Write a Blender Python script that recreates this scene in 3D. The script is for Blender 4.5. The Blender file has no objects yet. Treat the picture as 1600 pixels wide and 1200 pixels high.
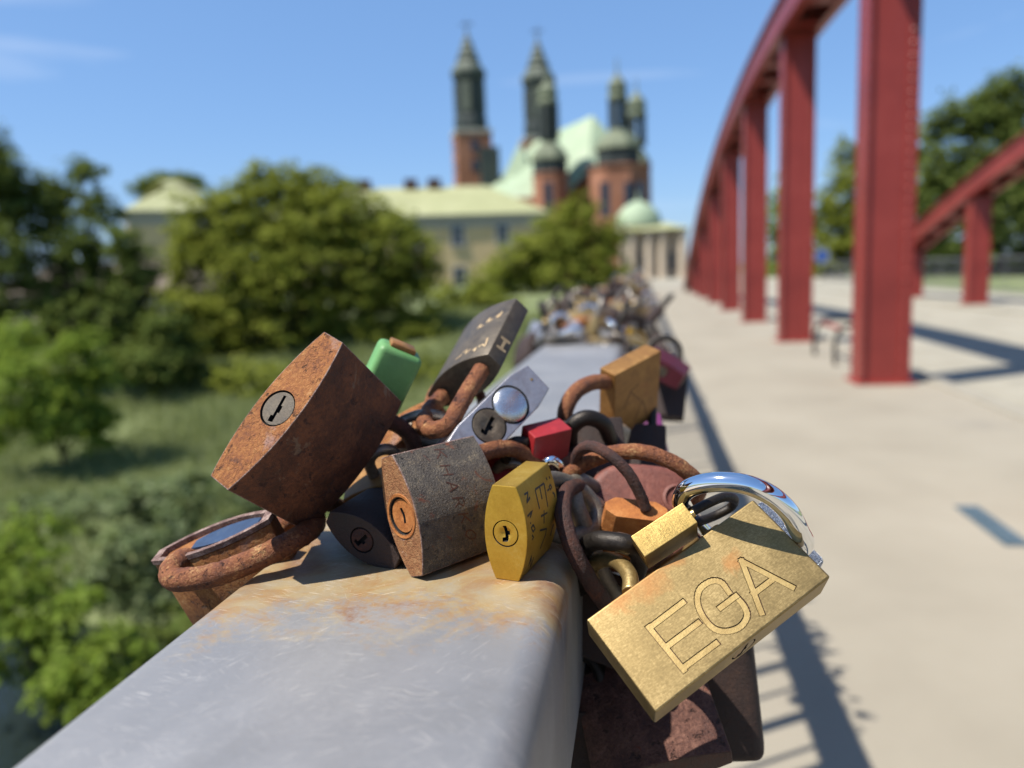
import bpy, bmesh, math, random
import numpy as np
from mathutils import Vector, Matrix
from mathutils.bvhtree import BVHTree

random.seed(7)
rng = np.random.default_rng(7)
SC = bpy.context.scene
COL = SC.collection
rad = math.radians

# ------------------------------------------------------------------ camera
RAIL_Z = 1.15                                   # top of the handrail above the deck
CAM = np.array([0.0, 0.0, RAIL_Z + 0.087])
RW = np.array([[0.9855063236, 0.0149350553, 0.1689799698],
               [0.1649625437, 0.1478974529, -0.9751480414],
               [-0.0395555971, 0.9888899269, 0.1432901504]])   # columns: camera right, up, back
cam_data = bpy.data.cameras.new("camera")
cam_data.sensor_width = 36.0
cam_data.lens = 27.0
cam_data.clip_start = 0.01
cam_data.clip_end = 6000.0
cam_data.dof.use_dof = True
cam_data.dof.focus_distance = 0.218
cam_data.dof.aperture_fstop = 8.2
cam = bpy.data.objects.new("camera", cam_data)
COL.objects.link(cam)
m4 = Matrix.Identity(4)
for i in range(3):
    for j in range(3):
        m4[i][j] = RW[i][j]
    m4[i][3] = CAM[i]
cam.matrix_world = m4
SC.camera = cam

# ------------------------------------------------------------------ sky, sun, exposure
SUN_AZ = math.atan2(-0.853, -0.522)             # direction towards the sun, clockwise from +Y
SUN_EL = rad(60.0)
to_sun = Vector((math.sin(SUN_AZ) * math.cos(SUN_EL), math.cos(SUN_AZ) * math.cos(SUN_EL), math.sin(SUN_EL)))
world = bpy.data.worlds.new("World")
SC.world = world
world.use_nodes = True
wn = world.node_tree
bg = wn.nodes["Background"]
sky = wn.nodes.new("ShaderNodeTexSky")
sky.sky_type = 'NISHITA'
sky.sun_disc = False
sky.sun_elevation = SUN_EL
sky.sun_rotation = SUN_AZ
sky.altitude = 60
sky.air_density = 1.0
sky.dust_density = 0.5
sky.ozone_density = 6.0
tc = wn.nodes.new("ShaderNodeTexCoord")
mp = wn.nodes.new("ShaderNodeMapping")
mp.inputs['Scale'].default_value = (1.2, 1.2, 9.0)
mp.inputs['Location'].default_value = (0.35, 0.1, 0.4)
nz = wn.nodes.new("ShaderNodeTexNoise")
nz.inputs['Scale'].default_value = 1.6
nz.inputs['Detail'].default_value = 5.0
nz.inputs['Distortion'].default_value = 0.5
mr = wn.nodes.new("ShaderNodeMapRange")
mr.inputs['From Min'].default_value = 0.60
mr.inputs['From Max'].default_value = 0.80
mr.inputs['To Max'].default_value = 0.28
mx = wn.nodes.new("ShaderNodeMix")
mx.data_type = 'RGBA'
mx.inputs[7].default_value = (7.2, 7.6, 8.2, 1)
wn.links.new(tc.outputs['Generated'], mp.inputs['Vector'])
wn.links.new(mp.outputs['Vector'], nz.inputs['Vector'])
wn.links.new(nz.outputs['Fac'], mr.inputs['Value'])
wn.links.new(mr.outputs['Result'], mx.inputs[0])
even = wn.nodes.new('ShaderNodeMix')               # a clear summer sky, evener than the pure model
even.data_type = 'RGBA'
even.inputs[0].default_value = 0.44
even.inputs[7].default_value = (1.45, 2.95, 5.9, 1)
wn.links.new(sky.outputs['Color'], even.inputs[6])
wn.links.new(even.outputs[2], mx.inputs[6])
wn.links.new(mx.outputs[2], bg.inputs['Color'])
bg.inputs['Strength'].default_value = 0.088

sun_data = bpy.data.lights.new("sun", 'SUN')
sun_data.energy = 5.0
sun_data.angle = rad(0.53)
sun_data.color = (1.0, 0.95, 0.87)
sun = bpy.data.objects.new("sun", sun_data)
COL.objects.link(sun)
sun.rotation_euler = (-to_sun).to_track_quat('-Z', 'Y').to_euler()
sun.location = (0, 0, 60)
vs = SC.view_settings
vs.view_transform = 'Standard'
vs.look = 'None'
vs.gamma = 1.0
vs.use_curve_mapping = False
vs.exposure = 0.82
SC.cycles.max_bounces = 6
SC.cycles.sample_clamp_indirect = 6.0

# ------------------------------------------------------------------ helpers
def at(u, v, d=None, z=None, y=None, x=None):
    """a point of the place, from its bearing (1600x1200 frame) and a distance or a plane"""
    r = RW @ np.array([(u - 800) / 1200.0, (600 - v) / 1200.0, -1.0])
    if d is not None:
        p = CAM + r * d
    elif z is not None:
        p = CAM + r * ((z - CAM[2]) / r[2])
    elif y is not None:
        p = CAM + r * ((y - CAM[1]) / r[1])
    else:
        p = CAM + r * ((x - CAM[0]) / r[0])
    return Vector(p)

def tag(o, label=None, cat=None, group=None, kind=None):
    if label: o['label'] = label
    if cat: o['category'] = cat
    if group: o['group'] = group
    if kind: o['kind'] = kind
    return o

def empty(name, loc=(0, 0, 0), mat3=None):
    o = bpy.data.objects.new(name, None)
    o.empty_display_size = 0.02
    COL.objects.link(o)
    if mat3 is not None:
        o.matrix_world = Matrix.Translation(Vector(loc)) @ mat3.to_4x4()
    else:
        o.location = loc
    return o

def mesh_obj(name, me, mats, parent=None):
    o = bpy.data.objects.new(name, me)
    COL.objects.link(o)
    if not isinstance(mats, (list, tuple)):
        mats = [mats]
    if not me.materials:
        for m in mats:
            me.materials.append(m)
    if parent is not None:
        o.parent = parent
    return o

def bm_obj(name, bm, mats, parent=None, smooth=None):
    me = bpy.data.meshes.new(name)
    bm.to_mesh(me)
    bm.free()
    if smooth is not None:
        me.polygons.foreach_set('use_smooth', [True] * len(me.polygons))
        me.set_sharp_from_angle(angle=rad(smooth))
    return mesh_obj(name, me, mats, parent)

def add_box(bm, x0, x1, y0, y1, z0, z1, mi=0):
    v = [bm.verts.new(p) for p in ((x0, y0, z0), (x1, y0, z0), (x1, y1, z0), (x0, y1, z0),
                                   (x0, y0, z1), (x1, y0, z1), (x1, y1, z1), (x0, y1, z1))]
    for q in ((3, 2, 1, 0), (4, 5, 6, 7), (0, 1, 5, 4), (1, 2, 6, 5), (2, 3, 7, 6), (3, 0, 4, 7)):
        f = bm.faces.new([v[i] for i in q])
        f.material_index = mi
    return v

def box_obj(name, x0, x1, y0, y1, z0, z1, mat, parent=None, bevel=0.0, seg=2):
    bm = bmesh.new()
    add_box(bm, x0, x1, y0, y1, z0, z1)
    if bevel:
        bmesh.ops.bevel(bm, geom=bm.edges[:], offset=bevel, segments=seg, profile=0.5, affect='EDGES')
    return bm_obj(name, bm, mat, parent, smooth=35 if bevel else None)

def smooth_path(pts, n=8, closed=False):
    """Catmull-Rom through the points"""
    P = [np.array(p, float) for p in pts]
    if closed:
        P = [P[-1]] + P + [P[0], P[1]]
    else:
        P = [2 * P[0] - P[1]] + P + [2 * P[-1] - P[-2]]
    out = []
    for i in range(1, len(P) - 2):
        for k in range(n):
            t = k / n
            a, b, c, d = P[i - 1:i + 3]
            out.append(0.5 * ((2 * b) + (-a + c) * t + (2 * a - 5 * b + 4 * c - d) * t * t + (-a + 3 * b - 3 * c + d) * t ** 3))
    if not closed:
        out.append(P[-2])
    return out

def add_tube(bm, path, r, seg=14, mi=0, cap=True, wobble=0.0):
    path = [Vector(p) for p in path]
    n = len(path)
    T = []
    for i in range(n):
        a = path[max(i - 1, 0)]
        b = path[min(i + 1, n - 1)]
        T.append((b - a).normalized())
    ref = Vector((0, 0, 1)) if abs(T[0].z) < 0.9 else Vector((1, 0, 0))
    N = (ref - T[0] * ref.dot(T[0])).normalized()
    rings = []
    for i in range(n):
        N = (N - T[i] * N.dot(T[i]))
        N.normalize()
        B = T[i].cross(N)
        rr = (r[i] if isinstance(r, (list, tuple)) else r)
        ring = []
        for k in range(seg):
            w = rr * (1 + (wobble * random.uniform(-1, 1) if wobble else 0))
            an = 2 * math.pi * k / seg
            ring.append(bm.verts.new(path[i] + (N * math.cos(an) + B * math.sin(an)) * w))
        rings.append(ring)
    for i in range(n - 1):
        for k in range(seg):
            f = bm.faces.new((rings[i][k], rings[i][(k + 1) % seg], rings[i + 1][(k + 1) % seg], rings[i + 1][k]))
            f.smooth = True
            f.material_index = mi
    if cap:
        f = bm.faces.new(list(reversed(rings[0]))); f.material_index = mi
        f = bm.faces.new(rings[-1]); f.material_index = mi

def add_lathe(bm, prof, cx, cy, seg=8, mi=0, rot=0.0, smooth=False, cap=True):
    rings = []
    for r, z in prof:
        rings.append([bm.verts.new((cx + r * math.cos(rot + 2 * math.pi * k / seg), cy + r * math.sin(rot + 2 * math.pi * k / seg), z)) for k in range(seg)])
    for i in range(len(prof) - 1):
        for k in range(seg):
            f = bm.faces.new((rings[i][k], rings[i][(k + 1) % seg], rings[i + 1][(k + 1) % seg], rings[i + 1][k]))
            f.material_index = mi
            f.smooth = smooth
    if cap:
        f = bm.faces.new(list(reversed(rings[0]))); f.material_index = mi
        f = bm.faces.new(rings[-1]); f.material_index = mi

def lathe_obj(name, prof, cx, cy, mat, parent=None, seg=8, rot=0.0, smooth=None):
    bm = bmesh.new()
    add_lathe(bm, prof, cx, cy, seg, 0, rot)
    return bm_obj(name, bm, mat, parent, smooth)

def add_prism(bm, poly, z0, z1, mi=0):
    """poly: (x, y) anticlockwise, extruded in z"""
    a = [bm.verts.new((x, y, z0)) for x, y in poly]
    b = [bm.verts.new((x, y, z1)) for x, y in poly]
    n = len(poly)
    fs = [bm.faces.new(list(reversed(a))), bm.faces.new(b)]
    for i in range(n):
        fs.append(bm.faces.new((a[i], a[(i + 1) % n], b[(i + 1) % n], b[i])))
    for f in fs:
        f.material_index = mi
    return fs

TMP = bpy.data.scenes.new('scratch')
def boolean_cut(o, cutters, flat=False):
    """subtract the cutter meshes from o; the cutters are removed again"""
    for c in cutters:
        m = o.modifiers.new("cut", 'BOOLEAN')
        m.operation = 'DIFFERENCE'
        m.solver = 'EXACT'
        m.use_self = True
        m.material_mode = 'TRANSFER'
        m.object = c
    objs = [o] + cutters + ([o.parent] if o.parent else [])
    for q in objs: TMP.collection.objects.link(q)
    vl = TMP.view_layers[0]
    vl.update()
    me = bpy.data.meshes.new_from_object(o.evaluated_get(vl.depsgraph))
    for q in objs: TMP.collection.objects.unlink(q)
    o.modifiers.clear()
    me.polygons.foreach_set('use_smooth', [True] * len(me.polygons))
    me.set_sharp_from_angle(angle=rad(34))
    o.data = me
    if flat:
        me.polygons.foreach_set('use_smooth', [False] * len(me.polygons))
        for c in cutters: bpy.data.objects.remove(c)
        return
    wm = o.modifiers.new('weighted', 'WEIGHTED_NORMAL')
    wm.weight = 100
    wm.keep_sharp = True
    for c in cutters:
        bpy.data.objects.remove(c)

# ------------------------------------------------------------------ materials
def lin(r, g, b):
    f = lambda c: ((c / 255 + 0.055) / 1.055) ** 2.4 if c > 10 else c / 255 / 12.92
    return (f(r), f(g), f(b), 1.0)

ALB = 0.62                                              # photograph colours to base colours
class NT:
    def __init__(self, name):
        self.m = bpy.data.materials.new(name)
        self.m.use_nodes = True
        self.t = self.m.node_tree
        self.b = self.t.nodes["Principled BSDF"]
    def n(self, typ, **kw):
        nd = self.t.nodes.new(typ)
        for k, v in kw.items():
            if k.startswith('_'):
                setattr(nd, k[1:], v)
            else:
                nd.inputs[k.replace('__', ' ')].default_value = v
        return nd
    def l(self, a, b):
        self.t.links.new(a, b)
    def coords(self, scale=(1, 1, 1), kind='Object', loc=(0, 0, 0), rot=(0, 0, 0)):
        c = self.n("ShaderNodeTexCoord")
        m = self.n("ShaderNodeMapping")
        m.inputs['Scale'].default_value = scale
        m.inputs['Location'].default_value = loc
        m.inputs['Rotation'].default_value = rot
        self.l(c.outputs[kind], m.inputs['Vector'])
        return m.outputs['Vector']
    def noise(self, vec, scale, detail=6, rough=0.6, dist=0.0):
        nd = self.n("ShaderNodeTexNoise", Scale=scale, Detail=detail, Roughness=rough, Distortion=dist)
        self.l(vec, nd.inputs['Vector'])
        return nd.outputs['Fac']
    def ramp(self, fac, stops, k=None):
        k = ALB if k is None else k
        nd = self.n("ShaderNodeValToRGB")
        e = nd.color_ramp.elements
        while len(e) < len(stops):
            e.new(0.5)
        for i, (p, c) in enumerate(stops):
            e[i].position = p
            e[i].color = (c[0] * k, c[1] * k, c[2] * k, 1)
        self.l(fac, nd.inputs['Fac'])
        return nd.outputs['Color']
    def rng(self, fac, a, b, c=0.0, d=1.0):
        nd = self.n("ShaderNodeMapRange")
        for k, v in zip(('From Min', 'From Max', 'To Min', 'To Max'), (a, b, c, d)):
            nd.inputs[k].default_value = v
        self.l(fac, nd.inputs['Value'])
        return nd.outputs['Result']
    def math(self, op, a, b=None):
        nd = self.n("ShaderNodeMath", _operation=op)
        for i, v in enumerate((a, b)):
            if v is None: continue
            if isinstance(v, (int, float)): nd.inputs[i].default_value = v
            else: self.l(v, nd.inputs[i])
        return nd.outputs[0]
    def mix(self, fac, a, b):
        nd = self.n("ShaderNodeMix", _data_type='RGBA')
        if isinstance(fac, (int, float)): nd.inputs[0].default_value = fac
        else: self.l(fac, nd.inputs[0])
        for i, v in ((6, a), (7, b)):
            if isinstance(v, tuple): nd.inputs[i].default_value = v if len(v) == 4 else (*v, 1)
            else: self.l(v, nd.inputs[i])
        return nd.outputs[2]
    def bump(self, h, strength, dist):
        nd = self.n("ShaderNodeBump", Strength=strength, Distance=dist)
        self.l(h, nd.inputs['Height'])
        self.l(nd.outputs['Normal'], self.b.inputs['Normal'])
        return nd
    def set(self, **kw):
        for k, v in kw.items():
            s = self.b.inputs[k.replace('__', ' ')]
            if isinstance(v, (int, float, tuple)): s.default_value = v
            else: self.l(v, s)

def surf(name, stops, scale=150, detail=8, dist=0.5, rough=(0.5, 0.8), metal=0.0, bump=0.3, bscale=900, bdist=0.0004,
         brush=None, spots=(), shift=False, gran=0.45, crack=0.0, pit=0.0):
    """worn metal / paint: colours by fine noise, optional brush lines and blotches (colour, scale, lo, hi, rough)"""
    t = NT(name)
    v = t.coords()
    if shift:
        oi = t.n("ShaderNodeObjectInfo")
        va = t.n("ShaderNodeVectorMath", _operation='ADD')
        mu = t.math('MULTIPLY', oi.outputs['Random'], 7.0)
        t.l(v, va.inputs[0]); t.l(mu, va.inputs[1])
        v = va.outputs[0]
    nf = t.math('ADD', t.math('MULTIPLY', t.noise(v, scale, detail, 0.6, dist), 1 - gran), t.math('MULTIPLY', t.noise(v, scale * 7, 5, 0.75), gran))
    kf = ALB + 0.24 * metal
    col = t.ramp(nf, stops, kf)
    broad = t.rng(t.noise(v, scale * 0.33, 4, 0.6, 0.8), 0.42, 0.66)
    col = t.mix(t.math('MULTIPLY', broad, 0.45), col, t.ramp(nf, [(p_, tuple(x * y for x, y in zip(c_[:3], (0.62, 0.52, 0.46)))) for p_, c_ in stops], kf))
    streak = t.rng(t.noise(t.coords(scale=(1, 1, 0.18)), scale * 2.2, 5, 0.65), 0.58, 0.70)
    col = t.mix(t.math('MULTIPLY', streak, 0.30), col, t.ramp(nf, [(p_, tuple(min(1, x * 1.3) for x in c_[:3])) for p_, c_ in stops], kf))
    fine = t.noise(v, bscale, 5, 0.7)
    h = fine
    if brush:
        bv = t.coords(scale=brush)
        bn = t.noise(bv, 1.0, 3, 0.6)
        col = t.mix(t.rng(bn, 0.35, 0.65, 0, 0.30), col, t.mix(0.5, col, (0.02, 0.015, 0.008)))
        h = t.math('ADD', t.math('MULTIPLY', bn, 0.7), t.math('MULTIPLY', fine, 0.4))
    if crack:
        vo = t.n("ShaderNodeTexVoronoi", _feature='DISTANCE_TO_EDGE', Scale=crack)
        wv = t.n("ShaderNodeVectorMath", _operation='ADD')
        nz_ = t.n("ShaderNodeTexNoise", Scale=crack * 0.8, Detail=3.0)
        sc_ = t.n("ShaderNodeVectorMath", _operation='SCALE'); sc_.inputs['Scale'].default_value = 1.1 / crack
        t.l(v, nz_.inputs['Vector']); t.l(nz_.outputs['Color'], sc_.inputs[0]); t.l(v, wv.inputs[0]); t.l(sc_.outputs[0], wv.inputs[1]); t.l(wv.outputs[0], vo.inputs['Vector'])
        ck = t.math('MULTIPLY', t.rng(vo.outputs['Distance'], 0.07, 0.0), t.rng(t.noise(v, crack * 0.2, 3, 0.5), 0.40, 0.55))
        col = t.mix(t.math('MULTIPLY', ck, 0.2), col, tuple(x * 0.25 for x in stops[0][1][:3]))
        h = t.math('SUBTRACT', h, t.math('MULTIPLY', ck, 0.25))
    if pit:
        pk = t.rng(t.noise(v, pit, 5, 0.7, 0.3), 0.60, 0.68)
        col = t.mix(t.math('MULTIPLY', pk, 0.7), col, tuple(x * 0.45 for x in stops[0][1][:3]))
        h = t.math('SUBTRACT', h, t.math('MULTIPLY', pk, 1.2))
    ro = t.rng(nf, 0.3, 0.7, rough[0], rough[1])
    me = metal
    for (c, s, lo, hi, rr) in spots:
        k = t.rng(t.noise(v, s, 6, 0.65, 0.8), lo, hi)
        col = t.mix(k, col, t.mix(fine, tuple(x * 0.6 * kf for x in c[:3]), tuple(min(1, x * 1.35) * kf for x in c[:3])))
        ro = t.mix(k, ro, (rr, rr, rr))
        me = t.mix(k, (me, me, me) if isinstance(me, float) else me, (0, 0, 0))
    t.set(Base__Color=col, Roughness=ro, Metallic=me)
    if bump:
        t.bump(h, bump, bdist)
    return t.m

RUST = lin(150, 82, 40); RUSTD = lin(82, 40, 22); RUSTL = lin(196, 128, 66)
M = {}
M['rust'] = surf('rust', [(0.32, lin(84, 46, 26)), (0.44, lin(156, 92, 40)), (0.54, lin(184, 120, 60)), (0.66, lin(214, 166, 112))], 120, 8, 0.3, (0.7, 0.95), 0.0, 1.0, 1500, 0.0006, spots=[(lin(170, 132, 120), 60, 0.58, 0.72, 0.7)], gran=0.55, crack=420, pit=330)
M['rust_dark'] = surf('rust_dark', [(0.32, lin(38, 20, 16)), (0.5, lin(76, 40, 28)), (0.66, lin(116, 66, 44))], 160, 8, 0.3, (0.5, 0.9), 0.0, 1.0, 1000, 0.0009, gran=0.5)
M['rust_side'] = surf('rust_side', [(0.34, lin(56, 28, 17)), (0.48, lin(98, 54, 32)), (0.6, lin(136, 82, 50))], 90, 8, 0.4, (0.5, 0.9), 0.0, 0.9, 1300, 0.0005, spots=[(lin(132, 104, 82), 70, 0.62, 0.68, 0.6)], gran=0.5, pit=240)  # darker rust copy, shade of the big lock's side put into its colour
M['rust_tube'] = surf('rust_tube', [(0.32, lin(70, 36, 22)), (0.44, lin(126, 70, 36)), (0.54, lin(154, 92, 50)), (0.66, lin(214, 172, 116))], 170, 8, 0.3, (0.42, 0.85), 0.15, 1.0, 850, 0.0010, gran=0.5, pit=420)
M['rust_purple'] = surf('rust_purple', [(0.32, lin(64, 36, 30)), (0.48, lin(110, 70, 56)), (0.64, lin(156, 112, 94))], 120, 8, 0.3, (0.45, 0.8), 0.1, 1.0, 800, 0.001, spots=[(lin(140, 66, 36), 110, 0.62, 0.70, 0.8)], gran=0.5, pit=300)
M['brown_speckle'] = surf('brown_speckle', [(0.34, lin(58, 52, 48)), (0.46, lin(92, 84, 76)), (0.54, lin(112, 102, 90)), (0.66, lin(170, 152, 122))], 320, 6, 0.2, (0.42, 0.7), 0.25, 1.0, 1700, 0.0008, spots=[(lin(128, 70, 46), 110, 0.63, 0.69, 0.85)], gran=0.6, pit=520)
M['rust_bright'] = surf('rust_bright', [(0.3, lin(96, 54, 28)), (0.46, lin(160, 102, 58)), (0.56, lin(188, 136, 86)), (0.68, lin(214, 180, 140))], 500, 6, 0.2, (0.7, 0.95), 0.0, 1.0, 1500, 0.0009, spots=[(lin(176, 152, 140), 230, 0.62, 0.70, 0.7)], gran=0.6)
M['worn_edge'] = surf('worn_edge', [(0.34, lin(70, 46, 40)), (0.48, lin(128, 96, 84)), (0.6, lin(188, 164, 152))], 260, 8, 0.3, (0.4, 0.8), 0.2, 0.9, 1300, 0.0006, gran=0.5)
M['rust_orange'] = surf('rust_orange', [(0.3, lin(136, 74, 30)), (0.5, lin(190, 116, 50)), (0.7, lin(216, 152, 88))], 260, 6, 0.3, (0.6, 0.9), 0.0, 0.6, 1200, 0.0005)
M['brass_bright'] = surf('brass_bright', [(0.3, lin(186, 146, 48)), (0.55, lin(206, 166, 64)), (0.75, lin(220, 188, 98))], 120, 6, 0.3, (0.40, 0.52), 0.75, 0.35, 1600, 0.0003)
M['brass_brushed'] = surf('brass_brushed', [(0.3, lin(180, 150, 84)), (0.6, lin(204, 174, 104)), (0.8, lin(220, 194, 130))], 80, 6, 0.3, (0.36, 0.5), 0.8, 0.5, 1500, 0.0003, brush=(200, 200, 6000))
M['brass_aged'] = surf('brass_aged', [(0.3, lin(146, 124, 84)), (0.5, lin(172, 149, 102)), (0.68, lin(198, 174, 124))], 60, 8, 0.3, (0.36, 0.50), 0.6, 0.22, 2600, 0.0002, brush=(900, 6000, 3500), spots=[(lin(176, 116, 44), 48, 0.60, 0.74, 0.6)], gran=0.5)
t = NT('brass_stained')                                    # satin brass with rust run-off blotches
v = t.coords()
fine_ = t.noise(v, 1500, 5, 0.75)
low_ = t.noise(v, 70, 7, 0.6, 0.3)
brv = t.noise(t.coords(scale=(900, 900, 9000)), 1.0, 3, 0.6)
nf_ = t.math('ADD', t.math('ADD', t.math('MULTIPLY', low_, 0.3), t.math('MULTIPLY', fine_, 0.35)), t.math('MULTIPLY', brv, 0.35))
col = t.ramp(nf_, [(0.34, lin(142, 120, 80)), (0.5, lin(168, 144, 96)), (0.64, lin(212, 186, 132))], 0.66)
kk_ = None
for cx_, cz_, rr_ in ((-0.010, 0.0135, 0.0085), (-0.020, 0.0140, 0.006), (0.0125, 0.0030, 0.0048), (-0.001, 0.0150, 0.006)):
    dn = t.n("ShaderNodeVectorMath", _operation='DISTANCE')
    mpn = t.n("ShaderNodeVectorMath", _operation='MULTIPLY'); mpn.inputs[1].default_value = (1, 0, 1.25)
    t.l(v, mpn.inputs[0]); t.l(mpn.outputs[0], dn.inputs[0]); dn.inputs[1].default_value = (cx_, 0, cz_ * 1.25)
    dd_ = t.math('ADD', dn.outputs['Value'], t.math('MULTIPLY', t.math('SUBTRACT', t.noise(v, 190, 7, 0.65, 0.5), 0.5), 0.014))
    ff_ = t.rng(dd_, rr_, rr_ * 0.25)
    kk_ = ff_ if kk_ is None else t.math('MAXIMUM', kk_, ff_)
kk_ = t.math('MULTIPLY', kk_, 0.62)
col = t.mix(kk_, col, t.mix(fine_, tuple(x * 0.7 for x in lin(150, 84, 26)[:3]), tuple(x * 0.7 for x in lin(206, 140, 62)[:3])))
t.set(Base__Color=col, Metallic=t.rng(kk_, 0, 1, 0.92, 0.2), Roughness=t.rng(nf_, 0.4, 0.6, 0.42, 0.54))
t.bump(t.math('ADD', t.math('MULTIPLY', brv, 0.5), t.math('MULTIPLY', fine_, 0.5)), 0.08, 0.00015)
M['brass_stained'] = t.m
M['brass_cut'] = surf('brass_cut', [(0.3, lin(172, 144, 86)), (0.7, lin(196, 170, 112))], 300, 6, 0.2, (0.4, 0.55), 0.55, 0.3, 1500, 0.0002)
M['brass_old'] = surf('brass_old', [(0.25, lin(116, 78, 40)), (0.5, lin(160, 116, 60)), (0.75, lin(194, 152, 90))], 60, 9, 1.2, (0.45, 0.65), 0.4, 0.35, 900, 0.0004, spots=[(lin(150, 90, 42), 45, 0.55, 0.7, 0.7)])
M['brass_tube'] = surf('brass_tube', [(0.3, lin(150, 120, 66)), (0.6, lin(206, 178, 120)), (0.8, lin(226, 206, 160))], 110, 7, 0.5, (0.26, 0.42), 0.75, 0.3, 1000, 0.0004)
M['steel_worn'] = surf('steel_worn', [(0.3, lin(112, 104, 94)), (0.55, lin(158, 150, 138)), (0.75, lin(196, 188, 176))], 140, 8, 0.6, (0.3, 0.5), 0.7, 0.4, 1100, 0.0004, spots=[(lin(150, 96, 52), 110, 0.6, 0.72, 0.7)])
M['steel_grey'] = surf('steel_grey', [(0.3, lin(84, 80, 74)), (0.55, lin(136, 128, 116)), (0.75, lin(176, 164, 146))], 160, 8, 0.6, (0.42, 0.62), 0.55, 0.4, 900, 0.0005)
M['dark_steel'] = surf('dark_steel', [(0.3, lin(30, 27, 24)), (0.6, lin(58, 52, 46)), (0.8, lin(96, 86, 74))], 150, 8, 0.5, (0.35, 0.6), 0.6, 0.4, 900, 0.0005)
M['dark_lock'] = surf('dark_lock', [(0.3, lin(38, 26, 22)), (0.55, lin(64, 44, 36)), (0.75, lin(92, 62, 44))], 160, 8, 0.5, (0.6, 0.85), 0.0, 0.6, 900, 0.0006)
M['grey_bronze'] = surf('grey_bronze', [(0.3, lin(70, 62, 52)), (0.55, lin(102, 92, 78)), (0.75, lin(136, 122, 102))], 150, 8, 0.8, (0.4, 0.6), 0.45, 0.3, 1200, 0.0003)
M['aluminium'] = surf('aluminium', [(0.3, lin(168, 168, 174)), (0.6, lin(192, 192, 198)), (0.8, lin(208, 208, 212))], 400, 6, 0.2, (0.32, 0.42), 0.7, 0.4, 1600, 0.0003)
M['dome_steel'] = surf('dome_steel', [(0.3, lin(196, 198, 204)), (0.7, lin(220, 222, 226))], 300, 5, 0.2, (0.22, 0.3), 0.9, 0.25, 1500, 0.0003)
M['plug_bronze'] = surf('plug_bronze', [(0.3, lin(72, 62, 50)), (0.5, lin(108, 96, 80)), (0.7, lin(142, 129, 110))], 320, 7, 0.5, (0.4, 0.6), 0.4, 0.4, 1200, 0.0003)
M['plug_grey'] = surf('plug_grey', [(0.3, lin(52, 46, 38)), (0.5, lin(88, 78, 64)), (0.7, lin(124, 112, 94))], 260, 7, 0.4, (0.45, 0.7), 0.3, 0.7, 1200, 0.0004)
M['green_plastic'] = surf('green_plastic', [(0.3, lin(104, 164, 92)), (0.6, lin(120, 180, 108)), (0.8, lin(146, 196, 134))], 90, 6, 0.5, (0.45, 0.6), 0.0, 0.2, 900, 0.0003)
M['red_paint'] = surf('red_paint', [(0.3, lin(150, 30, 34)), (0.55, lin(176, 40, 44)), (0.8, lin(190, 70, 66))], 100, 8, 0.6, (0.4, 0.6), 0.0, 0.35, 900, 0.0004, spots=[(lin(120, 60, 44), 160, 0.66, 0.74, 0.8)])
M['pink_paint'] = surf('pink_paint', [(0.3, lin(92, 46, 36)), (0.5, lin(132, 74, 60)), (0.7, lin(168, 106, 90))], 90, 8, 1.0, (0.5, 0.75), 0.0, 0.4, 900, 0.0005, spots=[(lin(150, 86, 40), 80, 0.62, 0.72, 0.8)])
M['maroon_paint'] = surf('maroon_paint', [(0.3, lin(70, 16, 28)), (0.7, lin(104, 26, 42))], 90, 6, 0.5, (0.35, 0.5), 0.0, 0.3, 900, 0.0004)
M['purple_paint'] = surf('purple_paint', [(0.3, lin(110, 36, 100)), (0.7, lin(150, 60, 132))], 90, 6, 0.5, (0.35, 0.5), 0.0, 0.3, 900, 0.0004)
M['blue_plastic'] = surf('blue_plastic', [(0.3, lin(24, 48, 80)), (0.5, lin(34, 68, 108)), (0.7, lin(86, 98, 110))], 60, 8, 1.0, (0.65, 0.8), 0.0, 0.3, 900, 0.0004)
M['glitter'] = surf('glitter', [(0.3, lin(150, 160, 178)), (0.6, lin(206, 214, 226)), (0.7, lin(250, 250, 252))], 1600, 3, 0.0, (0.12, 0.45), 0.85, 1.0, 1300, 0.002)
t = NT('chrome'); t.set(Base__Color=(0.82, 0.84, 0.87, 1), Metallic=1.0, Roughness=t.rng(t.noise(t.coords(), 300, 5), 0.4, 0.8, 0.035, 0.11)); M['chrome'] = t.m
t = NT('black_gap'); t.set(Base__Color=(0.006, 0.005, 0.005, 1), Roughness=0.9); M['black_gap'] = t.m
t = NT('ink'); t.set(Base__Color=t.ramp(t.noise(t.coords(), 500), [(0.3, (0.012, 0.011, 0.01, 1)), (0.8, (0.045, 0.04, 0.03, 1))]), Roughness=0.5); M['ink'] = t.m
M['gold_scratch'] = surf('gold_scratch', [(0.3, lin(180, 150, 110)), (0.7, lin(222, 196, 150))], 400, 5, 0.2, (0.5, 0.6), 0.2, 0.5, 900, 0.0003)
M['engraved_dark'] = surf('engraved_dark', [(0.3, lin(58, 40, 32)), (0.7, lin(112, 66, 48))], 400, 5, 0.2, (0.7, 0.9), 0.0, 0.5, 900, 0.0003)

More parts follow.
